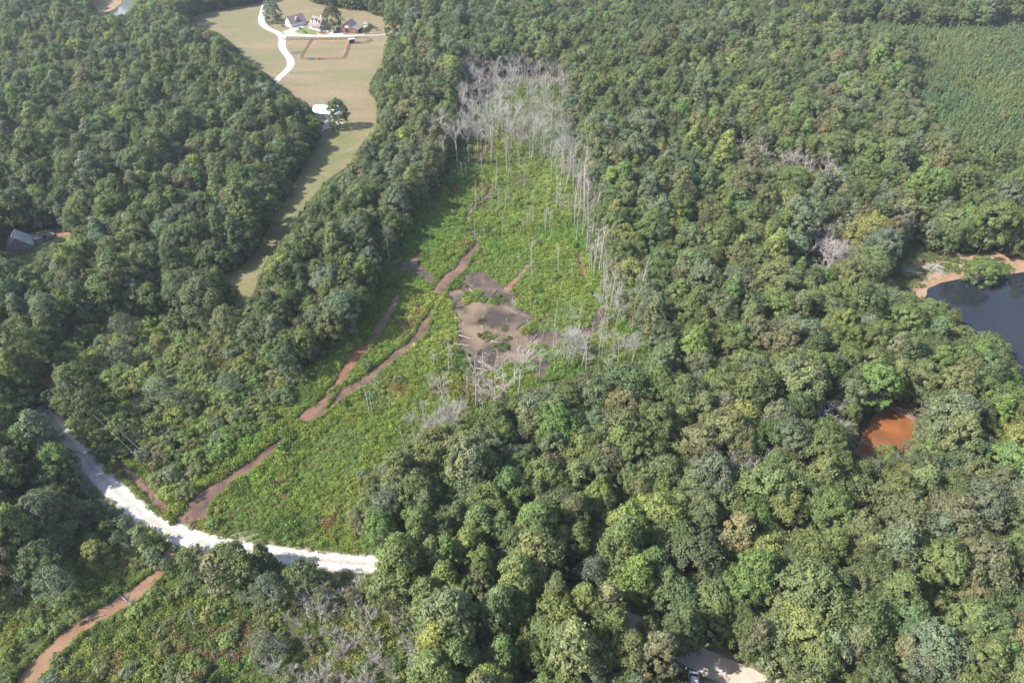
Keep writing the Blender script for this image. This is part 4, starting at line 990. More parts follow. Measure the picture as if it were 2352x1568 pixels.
# ------------------------------------------------------------------ marsh growth
CL = []
gx, gy = jitter_grid(.98, -160, 130, 55, 420, .5)
u, v, d = project(gx, gy, 0.0)
in_m = inside(u, v, V_MARSH); in_w = inside(u, v, V_WET) | inside(u, v, V_SCRUB)
far = gy > 230
near_m = np.zeros(u.shape, bool)
for dx, dy in ((7, 0), (-7, 0), (0, 9), (0, -6), (5, 6), (-5, 6)):
    a_, b_, _ = project(gx+dx, gy+dy, 0.0); near_m |= inside(a_, b_, V_MARSH)
in_w |= near_m & ~in_m
keep = (in_m & (~far | (rng.uniform(size=u.shape) < .6))) | (in_w & (rng.uniform(size=u.shape) < .75))
gx, gy, in_m = gx[keep], gy[keep], in_m[keep]
ban = np.zeros(gx.shape, bool)
for g in OPEN_GROUND: ban |= inside(gx, gy, g)
MUDG = ground(MUD_POLY); inmud = inside(gx, gy, MUDG)
gx, gy, in_m, inmud = gx[~ban], gy[~ban], in_m[~ban], inmud[~ban]
ISL = [(P(*q[:2]), r) for q, r in ((Z5([(965, 645)])[0], 1.6), (Z5([(1130, 700)])[0], 1.5), (Z5([(1100, 830)])[0], 2.4), (Z5([(1000, 755)])[0], 2.8), (Z5([(1080, 500)])[0], 3.4), (Z5([(860, 880)])[0], 1.3), (Z5([(1320, 720)])[0], 1.6), (Z5([(1370, 830)])[0], 2.0), (Z5([(820, 400)])[0], 2.6), (Z5([(960, 860)])[0], 1.1), (Z5([(1040, 680)])[0], .9), (Z5([(1320, 660)])[0], 1.3), (Z5([(1150, 775)])[0], 1.4))]
def herb(x, y):
    x = np.asarray(x, float); y = np.asarray(y, float); n = len(x)
    a = fbmv(x, y, 26, 3, 1.0)*.75; b = fbmv(x, y, 9, 2, 5.0)*.75; r = fbmv(x, y, 15, 3, 9.0)*.75; g = fbmv(x, y, 17, 2, 14.0)
    C = np.tile(np.array([.178, .245, .058]), (n, 1)); S = np.ones(n)
    m = a < -.2; C[m] = [.140, .235, .054]
    m = b < -.28; C[m] = [.118, .180, .048]
    m = a > .2; C[m] = [.215, .268, .068]
    m = g < -.15; C[m] = C[m]*.4+np.array([.150, .262, .056])*.6; S[m] = .62          # smooth short grass
    m = g > .32; S[m] = 1.35
    m = (r > .33) & (rng.uniform(size=n) < .5); C[m] = [.205, .155, .078]             # rust-brown sedge
    k = np.clip(rng.normal(1, .13, n), .7, 1.35)[:, None]*(1+rng.normal(0, .05, (n, 3)))
    return C*k, S
wv = fbmv(gx, gy, 6, 2, 2.0)*.75; hv_ = fbmv(gx, gy, 7, 2, 21.0)*.75
keep = np.where(inmud, (wv > .07) & (rng.uniform(size=gx.shape) < .8), hv_ < .58)
gx, gy, in_m = gx[keep], gy[keep], in_m[keep]
HC, HS = herb(gx, gy); HC[~in_m] *= np.array([.98, .90, 1.0]); KI = rng.integers(0, 6, len(gx)); SS = rng.uniform(.75, 1.35, len(gx))*HS; SZ = rng.uniform(.7, 1.5, len(gx))
for i in range(len(gx)): CL.append(dict(x=gx[i], y=gy[i], s=SS[i], sz=SZ[i], key='clump', pi=int(KI[i]), tint=HC[i]))
for (c, r) in ISL:
    for _ in range(int(r*r*3.2)):
        a = rng.uniform(0, 6.28); q = r*math.sqrt(rng.uniform())
        CL.append(dict(x=c[0]+q*math.cos(a), y=c[1]+q*math.sin(a)*.8, z=.05, s=float(rng.uniform(.5, .95)), sz=float(rng.uniform(.8, 1.4)), key='clump', pi=int(rng.integers(6)), tint=jtint((.10, .135, .036), .15)))
# growth leaning over the creek edges
for st, dens in ((S_MAIN, .9), (S_LOW, .95), (S_OUT, .95), (S_RED, .8), (S_DOWN, 1.2), (S_DITCH, .8)):
    L_, R_, res = strip_outline(st, .3, 3.0, .4, True, .8)
    for p_, q_ in zip(L_, R_):
        for a, b in ((p_, q_), (q_, p_)):
            if rng.uniform() > dens: continue
            dv = (a-b)/(np.linalg.norm(a-b)+1e-6); e = a+dv*rng.uniform(.35, 1.0); c = (.165, .225, .056)
            CL.append(dict(x=float(e[0]), y=float(e[1]), s=float(rng.uniform(.5, 1.05)), sz=float(rng.uniform(1.0, 1.8)), key='clump', pi=int(rng.integers(6)), tint=jtint((c[0]*.9, c[1]*.9, c[2]), .13)))
# verges, pond bank
L_, R_, res = strip_outline(R_MAIN, 0, 0, 0, False, .55)
for p_, q_ in zip(L_, R_):
    for a, b in ((p_, q_), (q_, p_)):
        dv = (a-b)/np.linalg.norm(a-b)
        for _ in range(2):
            e = a+dv*rng.uniform(.75, 3.4)
            if rng.uniform() < .62: CL.append(dict(x=float(e[0]), y=float(e[1]), s=float(rng.uniform(.35, .75)), sz=.6, key='clump', pi=int(rng.integers(6)), tint=jtint((.135, .135, .075) if rng.uniform() < .6 else (.09, .12, .04), .15)))
gx, gy = jitter_grid(1.3, 120, 300, 120, 320, .5); u, v, d = project(gx, gy, 0)
k = inside(u, v, V_BANK); 
for x, y, uu, vv in zip(gx[k], gy[k], u[k], v[k]):
    if fbm(x, y, 9, 2, 4.0)+(.3 if vv < 645 and uu < 2200 else -.02) > .05: CL.append(dict(x=x, y=y, s=float(rng.uniform(.7, 1.2)), key='clump', pi=int(rng.integers(6)), tint=jtint((.10, .14, .045), .15)))
scatter('marsh_growth', CL, ['clump'], 'bright green and rusty herbs and sedge covering the marsh')
print('clumps', len(CL), 'pines', len(PINES))

# ------------------------------------------------------------------ dead trees
DEAD = []
def dead_at(u, v, H, key, label=None, pi=None, **kw):
    x, y = P(u, v); pi = int(rng.integers(len(PROTOS[key]))) if pi is None else pi; p = PROTOS[key][pi]
    DEAD.append(dict(x=x, y=y, s=H/p['H'], key=key, pi=pi, H=H, R=p['R'], label=label, cat='dead tree', **kw))
def top_h(ub, vb, vt):                      # height of a trunk whose foot and top show at these rows
    x, y = P(ub, vb); lo, hi = 1, 40
    for _ in range(30):
        m_ = (lo+hi)/2
        if project(x, y, m_)[1] > vt: lo = m_
        else: hi = m_
    return lo
TWIG = 1
for (xb, yb, yt, key) in ((1220, 1165, 775, 'dead_vase'), (1195, 1090, 900, 'dead_pole'), (930, 1230, 760, 'dead_pole'), (985, 1080, 800, 'dead_pole'), (1075, 1340, 930, 'dead_spread'), (1140, 1200, 990, 'dead_snag'), (1125, 1115, 880, 'dead_snag'),
                          (740, 990, 775, 'dead_snag'), (760, 940, 800, 'dead_snag'), (715, 1260, 960, 'dead_spread'), (275, 1215, 965, 'dead_pole'), (195, 1275, 1035, 'dead_snag'), (215, 1280, 1130, 'dead_snag'), (130, 1150, 1070, 'dead_snag'), (450, 1545, 1360, 'dead_snag'),
                          (820, 1500, 1130, 'dead_vase'), (640, 1530, 1330, 'dead_spread'), (580, 1560, 1350, 'dead_spread'), (720, 1590, 1400, 'dead_spread'), (980, 1260, 1010, 'dead_spread'), (870, 1150, 950, 'dead_pole'), (640, 960, 850, 'dead_spread'), (955, 1350, 1240, 'dead_snag'),
                          (1470, 1000, 790, 'dead_vase'), (1560, 960, 770, 'dead_pole'), (1655, 965, 650, 'dead_pole'), (1770, 960, 700, 'dead_pole'), (1905, 960, 710, 'dead_pole'), (1775, 630, 420, 'dead_spread'), (1890, 700, 460, 'dead_vase'), (1885, 500, 280, 'dead_pole'), (1740, 350, 0, 'dead_pole'), (1775, 300, -60, 'dead_pole'), (1590, 360, 240, 'dead_snag'), (1495, 305, 125, 'dead_snag'), (1315, 380, 210, 'dead_snag'), (1310, 270, 50, 'dead_pole'), (1505, 490, 370, 'dead_snag'), (1580, 600, 480, 'dead_snag'), (1390, 750, 650, 'dead_snag'), (1190, 600, 480, 'dead_snag'), (1175, 590, 490, 'dead_snag'), (1990, 520, 390, 'dead_snag'), (1950, 900, 690, 'dead_spread'), (2000, 980, 720, 'dead_vase'), (1700, 960, 830, 'dead_spread'), (1370, 1080, 830, 'dead_pole'), (610, 110, 20, 'dead_snag'), (330, 250, 60, 'dead_snag'), (1950, 400, 180, 'dead_pole'), (2010, 600, 200, 'dead_pole')):
    f = Z5([(xb, yb)])[0]; t = Z5([(xb, yt)])[0]
    dead_at(f[0], f[1], max(3, top_h(f[0], f[1], t[1])), key)
for (xb, yb, yt, key) in ((685, 1100, 750, 'dead_vase'), (700, 1210, 900, 'dead_pole'), (605, 1280, 1100, 'dead_snag'), (580, 1200, 900, 'dead_pole'), (640, 1090, 820, 'dead_vase'), (800, 1170, 760, 'dead_vase'), (880, 1140, 800, 'dead_vase'), (945, 1120, 780, 'dead_vase'), (1035, 1090, 640, 'dead_vase'),
                          (1065, 1320, 1180, 'dead_snag'), (1035, 1500, 1330, 'dead_snag'), (1080, 1460, 1280, 'dead_snag'), (1175, 1235, 1000, 'dead_pole'), (1260, 1290, 1150, 'dead_snag'), (1230, 1140, 900, 'dead_pole'), (1140, 1180, 880, 'dead_pole'), (1310, 1110, 800, 'dead_pole'), (1320, 1080, 780, 'dead_vase'), (1400, 1100, 840, 'dead_pole'), (1450, 1250, 930, 'dead_vase'), (1530, 1200, 900, 'dead_vase'), (1565, 1250, 880, 'dead_pole'), (1580, 1240, 900, 'dead_vase'), (1600, 1300, 980, 'dead_pole'), (1650, 1440, 1080, 'dead_vase'), (1675, 1490, 1010, 'dead_pole'), (1700, 1560, 1150, 'dead_pole'), (1730, 1600, 1250, 'dead_pole'), (1790, 1650, 1400, 'dead_spread'), (1330, 1340, 1230, 'dead_snag'), (1270, 1450, 1340, 'dead_snag'), (1500, 1480, 1300, 'dead_spread'), (1610, 1550, 1320, 'dead_pole'), (1400, 1560, 1440, 'dead_snag'), (435, 1570, 1330, 'dead_spread'), (490, 1470, 1360, 'dead_snag'), (620, 1480, 1340, 'dead_snag'), (685, 1500, 1410, 'dead_snag'), (760, 1290, 1170, 'dead_snag'), (860, 1240, 1110, 'dead_snag'), (820, 1250, 1090, 'dead_pole')):
    f = Z2([(xb, yb)])[0]; t = Z2([(xb, yt)])[0]
    dead_at(f[0], f[1], max(3, top_h(f[0], f[1], t[1])), key)
# the grey stand at the head of the marsh and the bare edge on its sunny side
gx, gy = jitter_grid(6.3, -80, 80, 240, 460); u, v, d = project(gx, gy, 12); k = inside(u, v, V_DEADTOP)
for x, y in zip(gx[k], gy[k]):
    key = ['dead_vase', 'dead_vase', 'dead_spread'][int(rng.integers(3))]; pi = int(rng.integers(4)); H = float(rng.uniform(10, 15.5))
    DEAD.append(dict(x=x, y=y, s=H/PROTOS[key][pi]['H'], key=key, pi=pi, H=H, R=4, label=None, cat='dead tree'))
EDGE = [(1262, 300), (1290, 380), (1315, 450), (1340, 520), (1358, 580), (1375, 640), (1395, 700), (1420, 755)]
for (a, b) in zip(EDGE[:-1], EDGE[1:]):
    for j in range(7):
        t = rng.uniform(); q = (a[0]+(b[0]-a[0])*t+rng.normal(0, 14), a[1]+(b[1]-a[1])*t+rng.normal(0, 8))
        dead_at(q[0], q[1], float(rng.uniform(9, 18)), ['dead_pole', 'dead_pole', 'dead_vase', 'dead_snag'][int(rng.integers(4))])
for _ in range(48):
    q = (rng.uniform(1270, 1500), rng.uniform(710, 865)); dead_at(q[0], q[1], float(rng.uniform(5, 11)), ['dead_spread', 'dead_pole', 'dead_snag', 'dead_vase'][int(rng.integers(4))])
for _ in range(12):
    t = rng.uniform(); q = (1350+90*t+rng.normal(0, 16), 480+270*t+rng.normal(0, 8)); dead_at(q[0], q[1], float(rng.uniform(7, 14)), ['dead_spread', 'dead_pole', 'dead_vase'][int(rng.integers(3))])
for _ in range(42):                          # thin trunks left standing over the upper marsh
    q = (rng.uniform(1080, 1330), rng.uniform(330, 560))
    dead_at(q[0], q[1], float(rng.uniform(4, 13)), ['dead_snag', 'dead_snag', 'dead_pole'][int(rng.integers(3))])
for (ub, vb, n, su, sv) in ((1300, 810, 14, 130, 18), (1010, 985, 17, 70, 30), (690, 775, 5, 22, 12), (760, 745, 3, 20, 8),  (600, 765, 4, 30, 14)):
    for _ in range(n):
        dead_at(ub+rng.normal(0, su*.5), vb+rng.normal(0, sv*.6)+14, float(rng.uniform(7, 12)), ['dead_spread', 'dead_vase'][int(rng.integers(2))])
for (u_, v_, H, key) in ((1900, 1035, 12, 'dead_spread'), (1905, 1020, 11, 'dead_vase'), (700, 800, 9, 'dead_vase'), (40, 1330, 9, 'dead_spread'), (65, 1320, 11, 'dead_snag'), (165, 1290, 8, 'dead_spread'), (720, 1390, 9, 'dead_spread'), (740, 1420, 8, 'dead_spread'), (560, 1400, 7, 'dead_snag'), (450, 1450, 7, 'dead_snag'), (570, 1390, 6, 'dead_spread'), (60, 1375, 7, 'dead_spread'), (690, 1445, 6, 'dead_spread'), (820, 1490, 7, 'dead_spread'), (860, 1530, 7, 'dead_spread'), (540, 1520, 6, 'dead_snag'), (640, 1550, 6, 'dead_spread'), (200, 1100, 8, 'dead_spread'), (120, 1130, 10, 'dead_snag'), (30, 1190, 12, 'dead_snag'), (760, 1400, 9, 'dead_vase'), (850, 1195, 8, 'dead_spread'), (930, 1120, 8, 'dead_spread'), (170, 940, 6, 'dead_spread'), (195, 640, 11, 'dead_snag'), (300, 800, 6, 'dead_spread'), (480, 470, 11, 'dead_vase'), (470, 560, 10, 'dead_spread'), (400, 600, 9, 'dead_vase'), (2060, 130, 12, 'dead_snag'), (2010, 215, 12, 'dead_snag'), (2035, 205, 9, 'dead_spread')):
    dead_at(u_, v_, H, key)
for poly, n in zip(V_BARE, (24, 18, 9, 4)):        # bare crowns showing among the live ones of the sunny wood
    us = [p[0] for p in poly]; vs_ = [p[1] for p in poly]; c_ = 0
    while c_ < n:
        q = (rng.uniform(min(us), max(us)), rng.uniform(min(vs_), max(vs_)))
        if inside(np.array([q[0]]), np.array([q[1]]), poly)[0]:
            x, y = P(q[0], q[1], 10.5); c_ += 1; key = 'dead_spread' if rng.uniform() < .7 else 'dead_vase'; pi = int(rng.integers(4)); H = float(rng.uniform(11.5, 14.5))
            DEAD.append(dict(x=x, y=y, s=H/PROTOS[key][pi]['H'], key=key, pi=pi, H=H, R=4, label=None, cat='dead tree'))
for _ in range(26):
    q = (rng.uniform(640, 960), rng.uniform(1370, 1590))
    if inside(np.array([q[0]]), np.array([q[1]]), V_GREYBRUSH)[0]: dead_at(q[0], q[1], float(rng.uniform(3.5, 6.5)), 'dead_spread')
OKD = list(DEAD)
DW = {'dead_vase': 'bare grey vase-shaped dead tree', 'dead_spread': 'bare grey spreading dead tree', 'dead_pole': 'tall dead trunk with thin top', 'dead_snag': 'broken grey snag'}
DN = {'dead_vase': 'dead_tree', 'dead_spread': 'dead_tree', 'dead_pole': 'dead_tree', 'dead_snag': 'dead_snag'}
OKD, dmass = shown(OKD, 300, .5)
if dmass:
    for t in dmass: t['tint'] = [.3, .3, .3]
    scatter('distant_dead_wood', dmass, ['dead_vase', 'dead_spread', 'dead_pole', 'dead_snag'], 'farther bare dead trees among the live woods')
rank_labels(OKD, lambda t: DW[t['key']], lambda t: t['H']*.5)
for t in OKD:
    t['crown_name'] = 'bare_crown'; t['tilt'] = (float(rng.normal(0, .035)), float(rng.normal(0, .035)), float(rng.uniform(0, 6.28)))
    add_tree(t, DN[t['key']], 'dead trees of the drowned wood')
# grey brush heaps of stems
BR = []
for _ in range(46):
    q = (rng.uniform(600, 960), rng.uniform(1345, 1590))
    if rng.uniform() < .35: continue
    if inside(np.array([q[0]]), np.array([q[1]]), V_GREYBRUSH)[0]:
        x, y = P(*q); pi = int(rng.integers(3)); BR.append(dict(x=x, y=y, s=float(rng.uniform(.6, 1.1)), key='brush', pi=pi, H=4, R=2, label=None, cat='shrub', crown_name='twigs'))
for (u_, v_) in ((2095, 632), (2110, 628), (2135, 618), (2150, 622)):
    x, y = P(u_, v_); BR.append(dict(x=x, y=y, s=.55, key='brush', pi=0, H=2, R=2, label=None, cat='shrub', crown_name='twigs'))
BR = BR[:-4]
rank_labels(BR, lambda t: 'leafless grey brush', lambda t: 2.0)
for t in BR: add_tree(t, 'bare_shrub', 'leafless brush below the gravel road', ('stem', 'crown'))

# ------------------------------------------------------------------ fallen logs, brush piles
LOGS = []
def log(a, b, r, c='deadwood', name='fallen_log', z=.12, stubs=2, label=None):
    (x0, y0), (x1, y1) = P(*a[:2]), P(*b[:2]); L = math.hypot(x1-x0, y1-y0)
    e = empty(name, (x0, y0, z), math.atan2(y1-y0, x1-x0)); k = 6; rg = np.random.default_rng(int(abs(x0*31+y0*17)*10) % 99991)
    w = rg.normal(0, .012*L, k+1); pts = [(L*i/k, w[i]*(i not in (0,)), r*.75+abs(rg.normal(0, .05))) for i in range(k+1)]
    mb = MB(); mb.tube(pts, [r*(1-.55*i/k) for i in range(k+1)], 7); c = 'log_wood' if c == 'deadwood' else c; mb.build('log_trunk', M[c], e)
    for s in range(stubs):
        i = int(rg.integers(1, k)); a_ = rg.uniform(-1.2, 1.2)+(math.pi if rg.uniform() < .5 else 0); Ls = min(2.2, L*.22)
        q = Vector(pts[i]); mb = MB(); mb.tube([q, q+Vector((Ls*.5, math.sin(a_)*Ls*.4, .2)), q+Vector((Ls*.8, math.sin(a_)*Ls*.8, .35+.3*abs(math.cos(a_))))], [r*.4, r*.3, .03], 4); mb.build('branch_stub', M[c], e)
    LOGS.append(dict(x=(x0+x1)/2, y=(y0+y1)/2, e=e, label=label, L=L, c='deadwood' if c == 'log_wood' else c))
for (a, b, r, c) in (((885, 430), (945, 476), .2, 'deadwood'), ((1070, 435), (975, 520), .17, 'deadwood_dark'), ((770, 800), (890, 822), .26, 'deadwood'), ((810, 745), (910, 778), .24, 'deadwood'), ((785, 688), (832, 726), .2, 'deadwood'), ((778, 700), (815, 718), .16, 'deadwood'), ((1800, 655), (1980, 650), .24, 'deadwood'), ((945, 922), (1040, 985), .2, 'deadwood'), ((965, 918), (1080, 1000), .18, 'deadwood'), ((930, 972), (1080, 1000), .2, 'deadwood'), ((965, 678), (990, 716), .16, 'deadwood'), ((1290, 806), (1362, 733), .2, 'deadwood_dark'), ((1060, 708), (1092, 746), .14, 'deadwood_dark'), ((782, 512), (838, 484), .16, 'deadwood_dark'), ((778, 548), (840, 545), .16, 'deadwood_dark'), ((1160, 112), (1125, 148), .2, 'deadwood'), ((1430, 240), (1510, 236), .2, 'deadwood'), ((1480, 190), (1515, 240), .18, 'deadwood'), ((1420, 682), (1432, 655), .3, 'deadwood_dark'), ((725, 32), (790, 40), .22, 'deadwood'), ((735, -8), (748, 22), .2, 'deadwood'), ((1200, 700), (1275, 640), .16, 'deadwood_dark'), ((1030, 785), (1100, 800), .2, 'deadwood'), ((780, 1005), (880, 1000), .18, 'deadwood_dark'), ((785, 1022), (860, 1026), .16, 'deadwood_dark'), ((790, 1035), (850, 1012), .15, 'deadwood'), ((1280, 640), (1310, 700), .12, 'deadwood'), ((1215, 600), (1170, 575), .14, 'deadwood'), ((1830, 545), (1880, 600), .16, 'deadwood_dark'), ((660, 1285), (705, 1245), .18, 'deadwood'), ((1410, 1080), (1435, 1100), .2, 'deadwood'), ((1500, 1175), (1520, 1190), .2, 'deadwood'), ((990, 545), (1002, 585), .1, 'deadwood_dark'), ((1210, 205), (1245, 222), .15, 'deadwood'), ((1330, 940), (1400, 925), .16, 'deadwood_dark')):
    a, b = Z5([a, b]); log(a, b, r, c)
for (a, b, r, c) in (((665, 1488), (785, 1512), .22, 'deadwood'), ((1012, 1272), (1052, 1285), .2, 'deadwood'), ((908, 1408), (870, 1455), .25, 'deadwood'), ((845, 1470), (888, 1492), .18, 'deadwood'), ((870, 1465), (905, 1412), .16, 'deadwood'), ((730, 1552), (740, 1580), .2, 'deadwood')):
    a, b = Z2([a, b]); log(a, b, r, c)
for (a, b, r, c) in (((585, 1140), (728, 1100), .16, 'deadwood'), ((990, 1108), (760, 905), .26, 'deadwood_dark'), ((1310, 1180), (1285, 1070), .14, 'deadwood'), ((880, 1310), (945, 1340), .14, 'deadwood'), ((1640, 540), (1675, 560), .12, 'deadwood')):
    a, b = Z7([a, b]); log(a, b, r, c, stubs=5 if r > .25 else 2)
for (a, b, r, c) in (((1445, 1250), (1595, 1330), .18, 'deadwood'), ((1470, 1240), (1600, 1318), .14, 'deadwood_dark'), ((1180, 1560), (1110, 1680), .2, 'deadwood')):
    a, b = Z6([a, b]); log(a, b, r, c)
rgd = np.random.default_rng(77)
for _ in range(60):
    q = (rgd.uniform(790, 1420), rgd.uniform(440, 1000)); g = Z5([q])[0]; gp = P(*g)
    if not inside(np.array([gp[0]]), np.array([gp[1]]), ground(MUD_POLY))[0]: continue
    a_ = rgd.uniform(0, 6.28); L_s = rgd.uniform(12, 48); h_ = Z5([(q[0]+L_s*math.cos(a_), q[1]+L_s*.7*math.sin(a_))])[0]
    log(g, h_, float(rgd.uniform(.05, .13)), 'deadwood_dark' if rgd.uniform() < .65 else 'deadwood', stubs=1)
bucket = {}
for t in LOGS:
    u, v, _ = project(t['x'], t['y'], 0); ds = [math.hypot(u-l[1][0], v-l[1][1]) for l in LAND]; k = int(np.argmin(ds))
    d_ = ('long ' if t['L'] > 9 else 'short ')+('pale' if t['c'] == 'deadwood' else 'dark')+' fallen log'
    bucket.setdefault((d_, LAND[k][0]), []).append((ds[k], t))
for (d_, l), L in bucket.items():
    L.sort(key=lambda q: q[0])
    for i, (_, t) in enumerate(L): setp(t['e'], f'{d_} nearest to {l}' if i == 0 else f'{d_}, {ordw(i+1)} nearest to {l}', 'log', 'fallen logs in the marsh')
def brush_pile(u, v, R, label):
    x, y = P(u, v); e = empty('brush_pile', (x, y, 0)); rg = np.random.default_rng(int(u))
    for i in range(42):
        a = rg.uniform(0, 6.28); L = rg.uniform(.8, 1.4)*R; c = Vector((rg.normal(0, R*.3), rg.normal(0, R*.25), rg.uniform(.1, .5)*R*.6)); d = Vector((math.cos(a), math.sin(a), rg.normal(0, .12)))*L*.5
        mb = MB(); mb.tube([c-d, c+Vector(rg.normal(0, .1, 3)), c+d], [.09, .07, .03], 4); mb.build('stick', M['deadtwig'], e)
    setp(e, label, 'brush pile', 'brush piles on the pond bank')
q = Z6([(1575, 310), (1730, 285)])
brush_pile(*q[0], 4.2, 'lower brown brush pile on the bank of the dark pond'); brush_pile(*q[1], 5.0, 'larger grey brush pile on the bank nearest to the dark pond')

# ------------------------------------------------------------------ buildings
def lx(o, pts): return pts
def gable(e, x0, x1, y0, y1, zw, zr, axis, wall, roof, over=.45, th=.16, names=('wall', 'roof')):
    """walls with gable ends and a two-slope roof; axis = direction of the ridge"""
    mb = MB()
    if axis == 'x':
        ym = (y0+y1)/2; mb.extrude([(y0, 0), (y1, 0), (y1, zw), (ym, zr), (y0, zw)], x0, x1, 'x')
        w = mb.build(names[0], wall, e); sl = (zr-zw)/((y1-y0)/2)
        r = MB(); t = th
        r.extrude([(y0-over, zw-over*sl+.04), (ym, zr+.04), (y1+over, zw-over*sl+.04), (y1+over, zw-over*sl+.04+t), (ym, zr+.04+t*1.2), (y0-over, zw-over*sl+.04+t)], x0-over, x1+over, 'x')
    else:
        xm = (x0+x1)/2; mb.extrude([(x0, 0), (x1, 0), (x1, zw), (xm, zr), (x0, zw)], y0, y1, 'y')
        w = mb.build(names[0], wall, e); sl = (zr-zw)/((x1-x0)/2)
        r = MB(); t = th
        r.extrude([(x0-over, zw-over*sl+.04), (xm, zr+.04), (x1+over, zw-over*sl+.04), (x1+over, zw-over*sl+.04+t), (xm, zr+.04+t*1.2), (x0-over, zw-over*sl+.04+t)], y0-over, y1+over, 'y')
    return w, r.build(names[1], roof, e)
def opening(parent, c, w, h, face, name='window', frame=True, m_='glass'):
    """window or door on a wall facing -y, +y, -x or +x at centre c"""
    x, y, z = c; s = {'-y': (0, -1), '+y': (0, 1), '-x': (-1, 0), '+x': (1, 0)}[face]; d = .06
    mb = MB()
    if s[0] == 0: mb.box(x-w/2, x+w/2, y-d, y+d, z-h/2, z+h/2)
    else: mb.box(x-d, x+d, y-w/2, y+w/2, z-h/2, z+h/2)
    o = mb.build(name, M[m_], parent)
    if frame:
        f = MB(); g = .1; dd = d+.03
        for (a0, a1, b0, b1) in ((-w/2-g, -w/2, -h/2-g, h/2+g), (w/2, w/2+g, -h/2-g, h/2+g), (-w/2, w/2, h/2, h/2+g), (-w/2, w/2, -h/2-g, -h/2)):
            if s[0] == 0: f.box(x+a0, x+a1, y-dd, y+dd, z+b0, z+b1)
            else: f.box(x-dd, x+dd, y+a0, y+a1, z+b0, z+b1)
        f.build('frame', M['white'], o)
    return o
# farmhouse
fc = P(*FB([(2010, 850)])[0]); HY = math.radians(-39)
e = empty('farmhouse', (fc[0], fc[1], 0), HY, .9)
# local frame: front right corner of the porch at the origin, front faces -y
X0, X1, Y0, Y1 = -13.2, -2.4, 2.4, 10.2
gable(e, X0, X1, Y0, Y1, 3.1, 7.6, 'x', M['white'], M['roof_brown'])
pr = MB()   # wrap-around porch roof
pr.extrude([(Y0+.1, 3.9), (.0, 2.75), (.0, 2.9), (Y0+.1, 4.08)], X0-.3, X1+2.4, 'x'); pr.build('porch_roof', M['roof_brown'], e)
pr = MB(); pr.extrude([(X1-.1, 3.7), (.05, 2.72), (.05, 2.87), (X1-.1, 3.88)], .2, Y1, 'y'); pr.build('porch_roof', M['roof_brown'], e)
MB().box(X0-.2, -.1, .1, Y0-.02, .0, .45).build('porch_floor', M['concrete'], e)
MB().box(X1+.02, -.1, Y0, Y1, .0, .45).build('porch_floor', M['concrete'], e)
for i in range(7): x = X0+.1+i*(abs(X0)-.4)/6; MB().box(x-.12, x+.12, .12, .36, .45, 2.78).build('porch_post', M['white'], e)
for i in range(4): y = 2.6+i*2.4; MB().box(-.36, -.12, y-.12, y+.12, .45, 2.78).build('porch_post', M['white'], e)
for x in (-12, -10.2, -5.6, -3.8): opening(e, (x, Y0, 1.75), 1.0, 1.6, '-y')
opening(e, (-7.9, Y0, 1.5), 1.1, 2.1, '-y', 'door', True, 'barn_red')
for y in (4, 6.4, 8.8): opening(e, (X1, y, 1.75), 1.0, 1.6, '+x')
opening(e, (X1, 6.3, 5.2), .9, 1.2, '+x')
for (xc, hw, zt) in ((-11.6, .8, 6.3), (-4.0, .8, 6.3), (-7.8, 1.6, 6.9)):     # dormers and the wider middle gable
    d = MB(); d.extrude([(xc-hw, 4.1), (xc+hw, 4.1), (xc+hw, zt-hw*.95), (xc, zt), (xc-hw, zt-hw*.95)], Y0+.35, Y0+3.2, 'y'); dm = d.build('dormer', M['white'], e)
    r = MB(); zl = zt-hw*.95; r.extrude([(xc-hw-.2, zl-.15), (xc, zt+.05), (xc+hw+.2, zl-.15), (xc+hw+.2, zl), (xc, zt+.22), (xc-hw-.2, zl)], Y0+.15, Y0+3.4, 'y'); r.build('dormer_roof', M['roof_brown'], dm)
    MB().box(xc-hw*.4, xc+hw*.4, Y0+.3, Y0+.4, 4.5, 5.4).build('window', M['glass'], dm)
MB().box(-5.2, -4.4, 6.6, 7.4, 6.0, 8.7).build('chimney', M['white'], e)
setp(e, 'white farmhouse with brown dormered roof and wrap-around porch', 'house')
# garage
g0 = P(*FB([(1030, 715)])[0]); e = empty('garage', (g0[0], g0[1], 0), math.radians(-44), .88)
gable(e, -8.2, 0, 0, 13.5, 3.1, 7.2, 'y', M['white'], M['roof_brown'])
r = MB(); r.extrude([(-.6, 3.05), (-.05, 3.25), (-.05, 3.42), (-.6, 3.22)], -8.6, .4, 'x'); r.build('gable_skirt_roof', M['roof_brown'], e)
opening(e, (-4.1, 0, 1.7), .9, 1.2, '-y'); opening(e, (-4.1, 0, 5.2), .6, 1.0, '-y', 'vent', True, 'dark')
d = MB(); d.extrude([(4.6, 3.7), (9.0, 3.7), (6.8, 6.4)], -3.6, -.5, 'x'); dm = d.build('cross_gable', M['siding_tan'], e)
r = MB(); r.extrude([(4.3, 3.55), (6.8, 6.55), (9.3, 3.55), (9.3, 3.75), (6.8, 6.78), (4.3, 3.75)], -3.9, -.2, 'x'); r.build('cross_gable_roof', M['roof_brown'], dm)
for y in (2.4, 5.6, 8.8): opening(e, (0, y, 1.3), 2.5, 2.3, '+x', 'garage_door', True, 'white')
setp(e, 'white gabled garage left of the farmhouse with brown roof', 'garage')
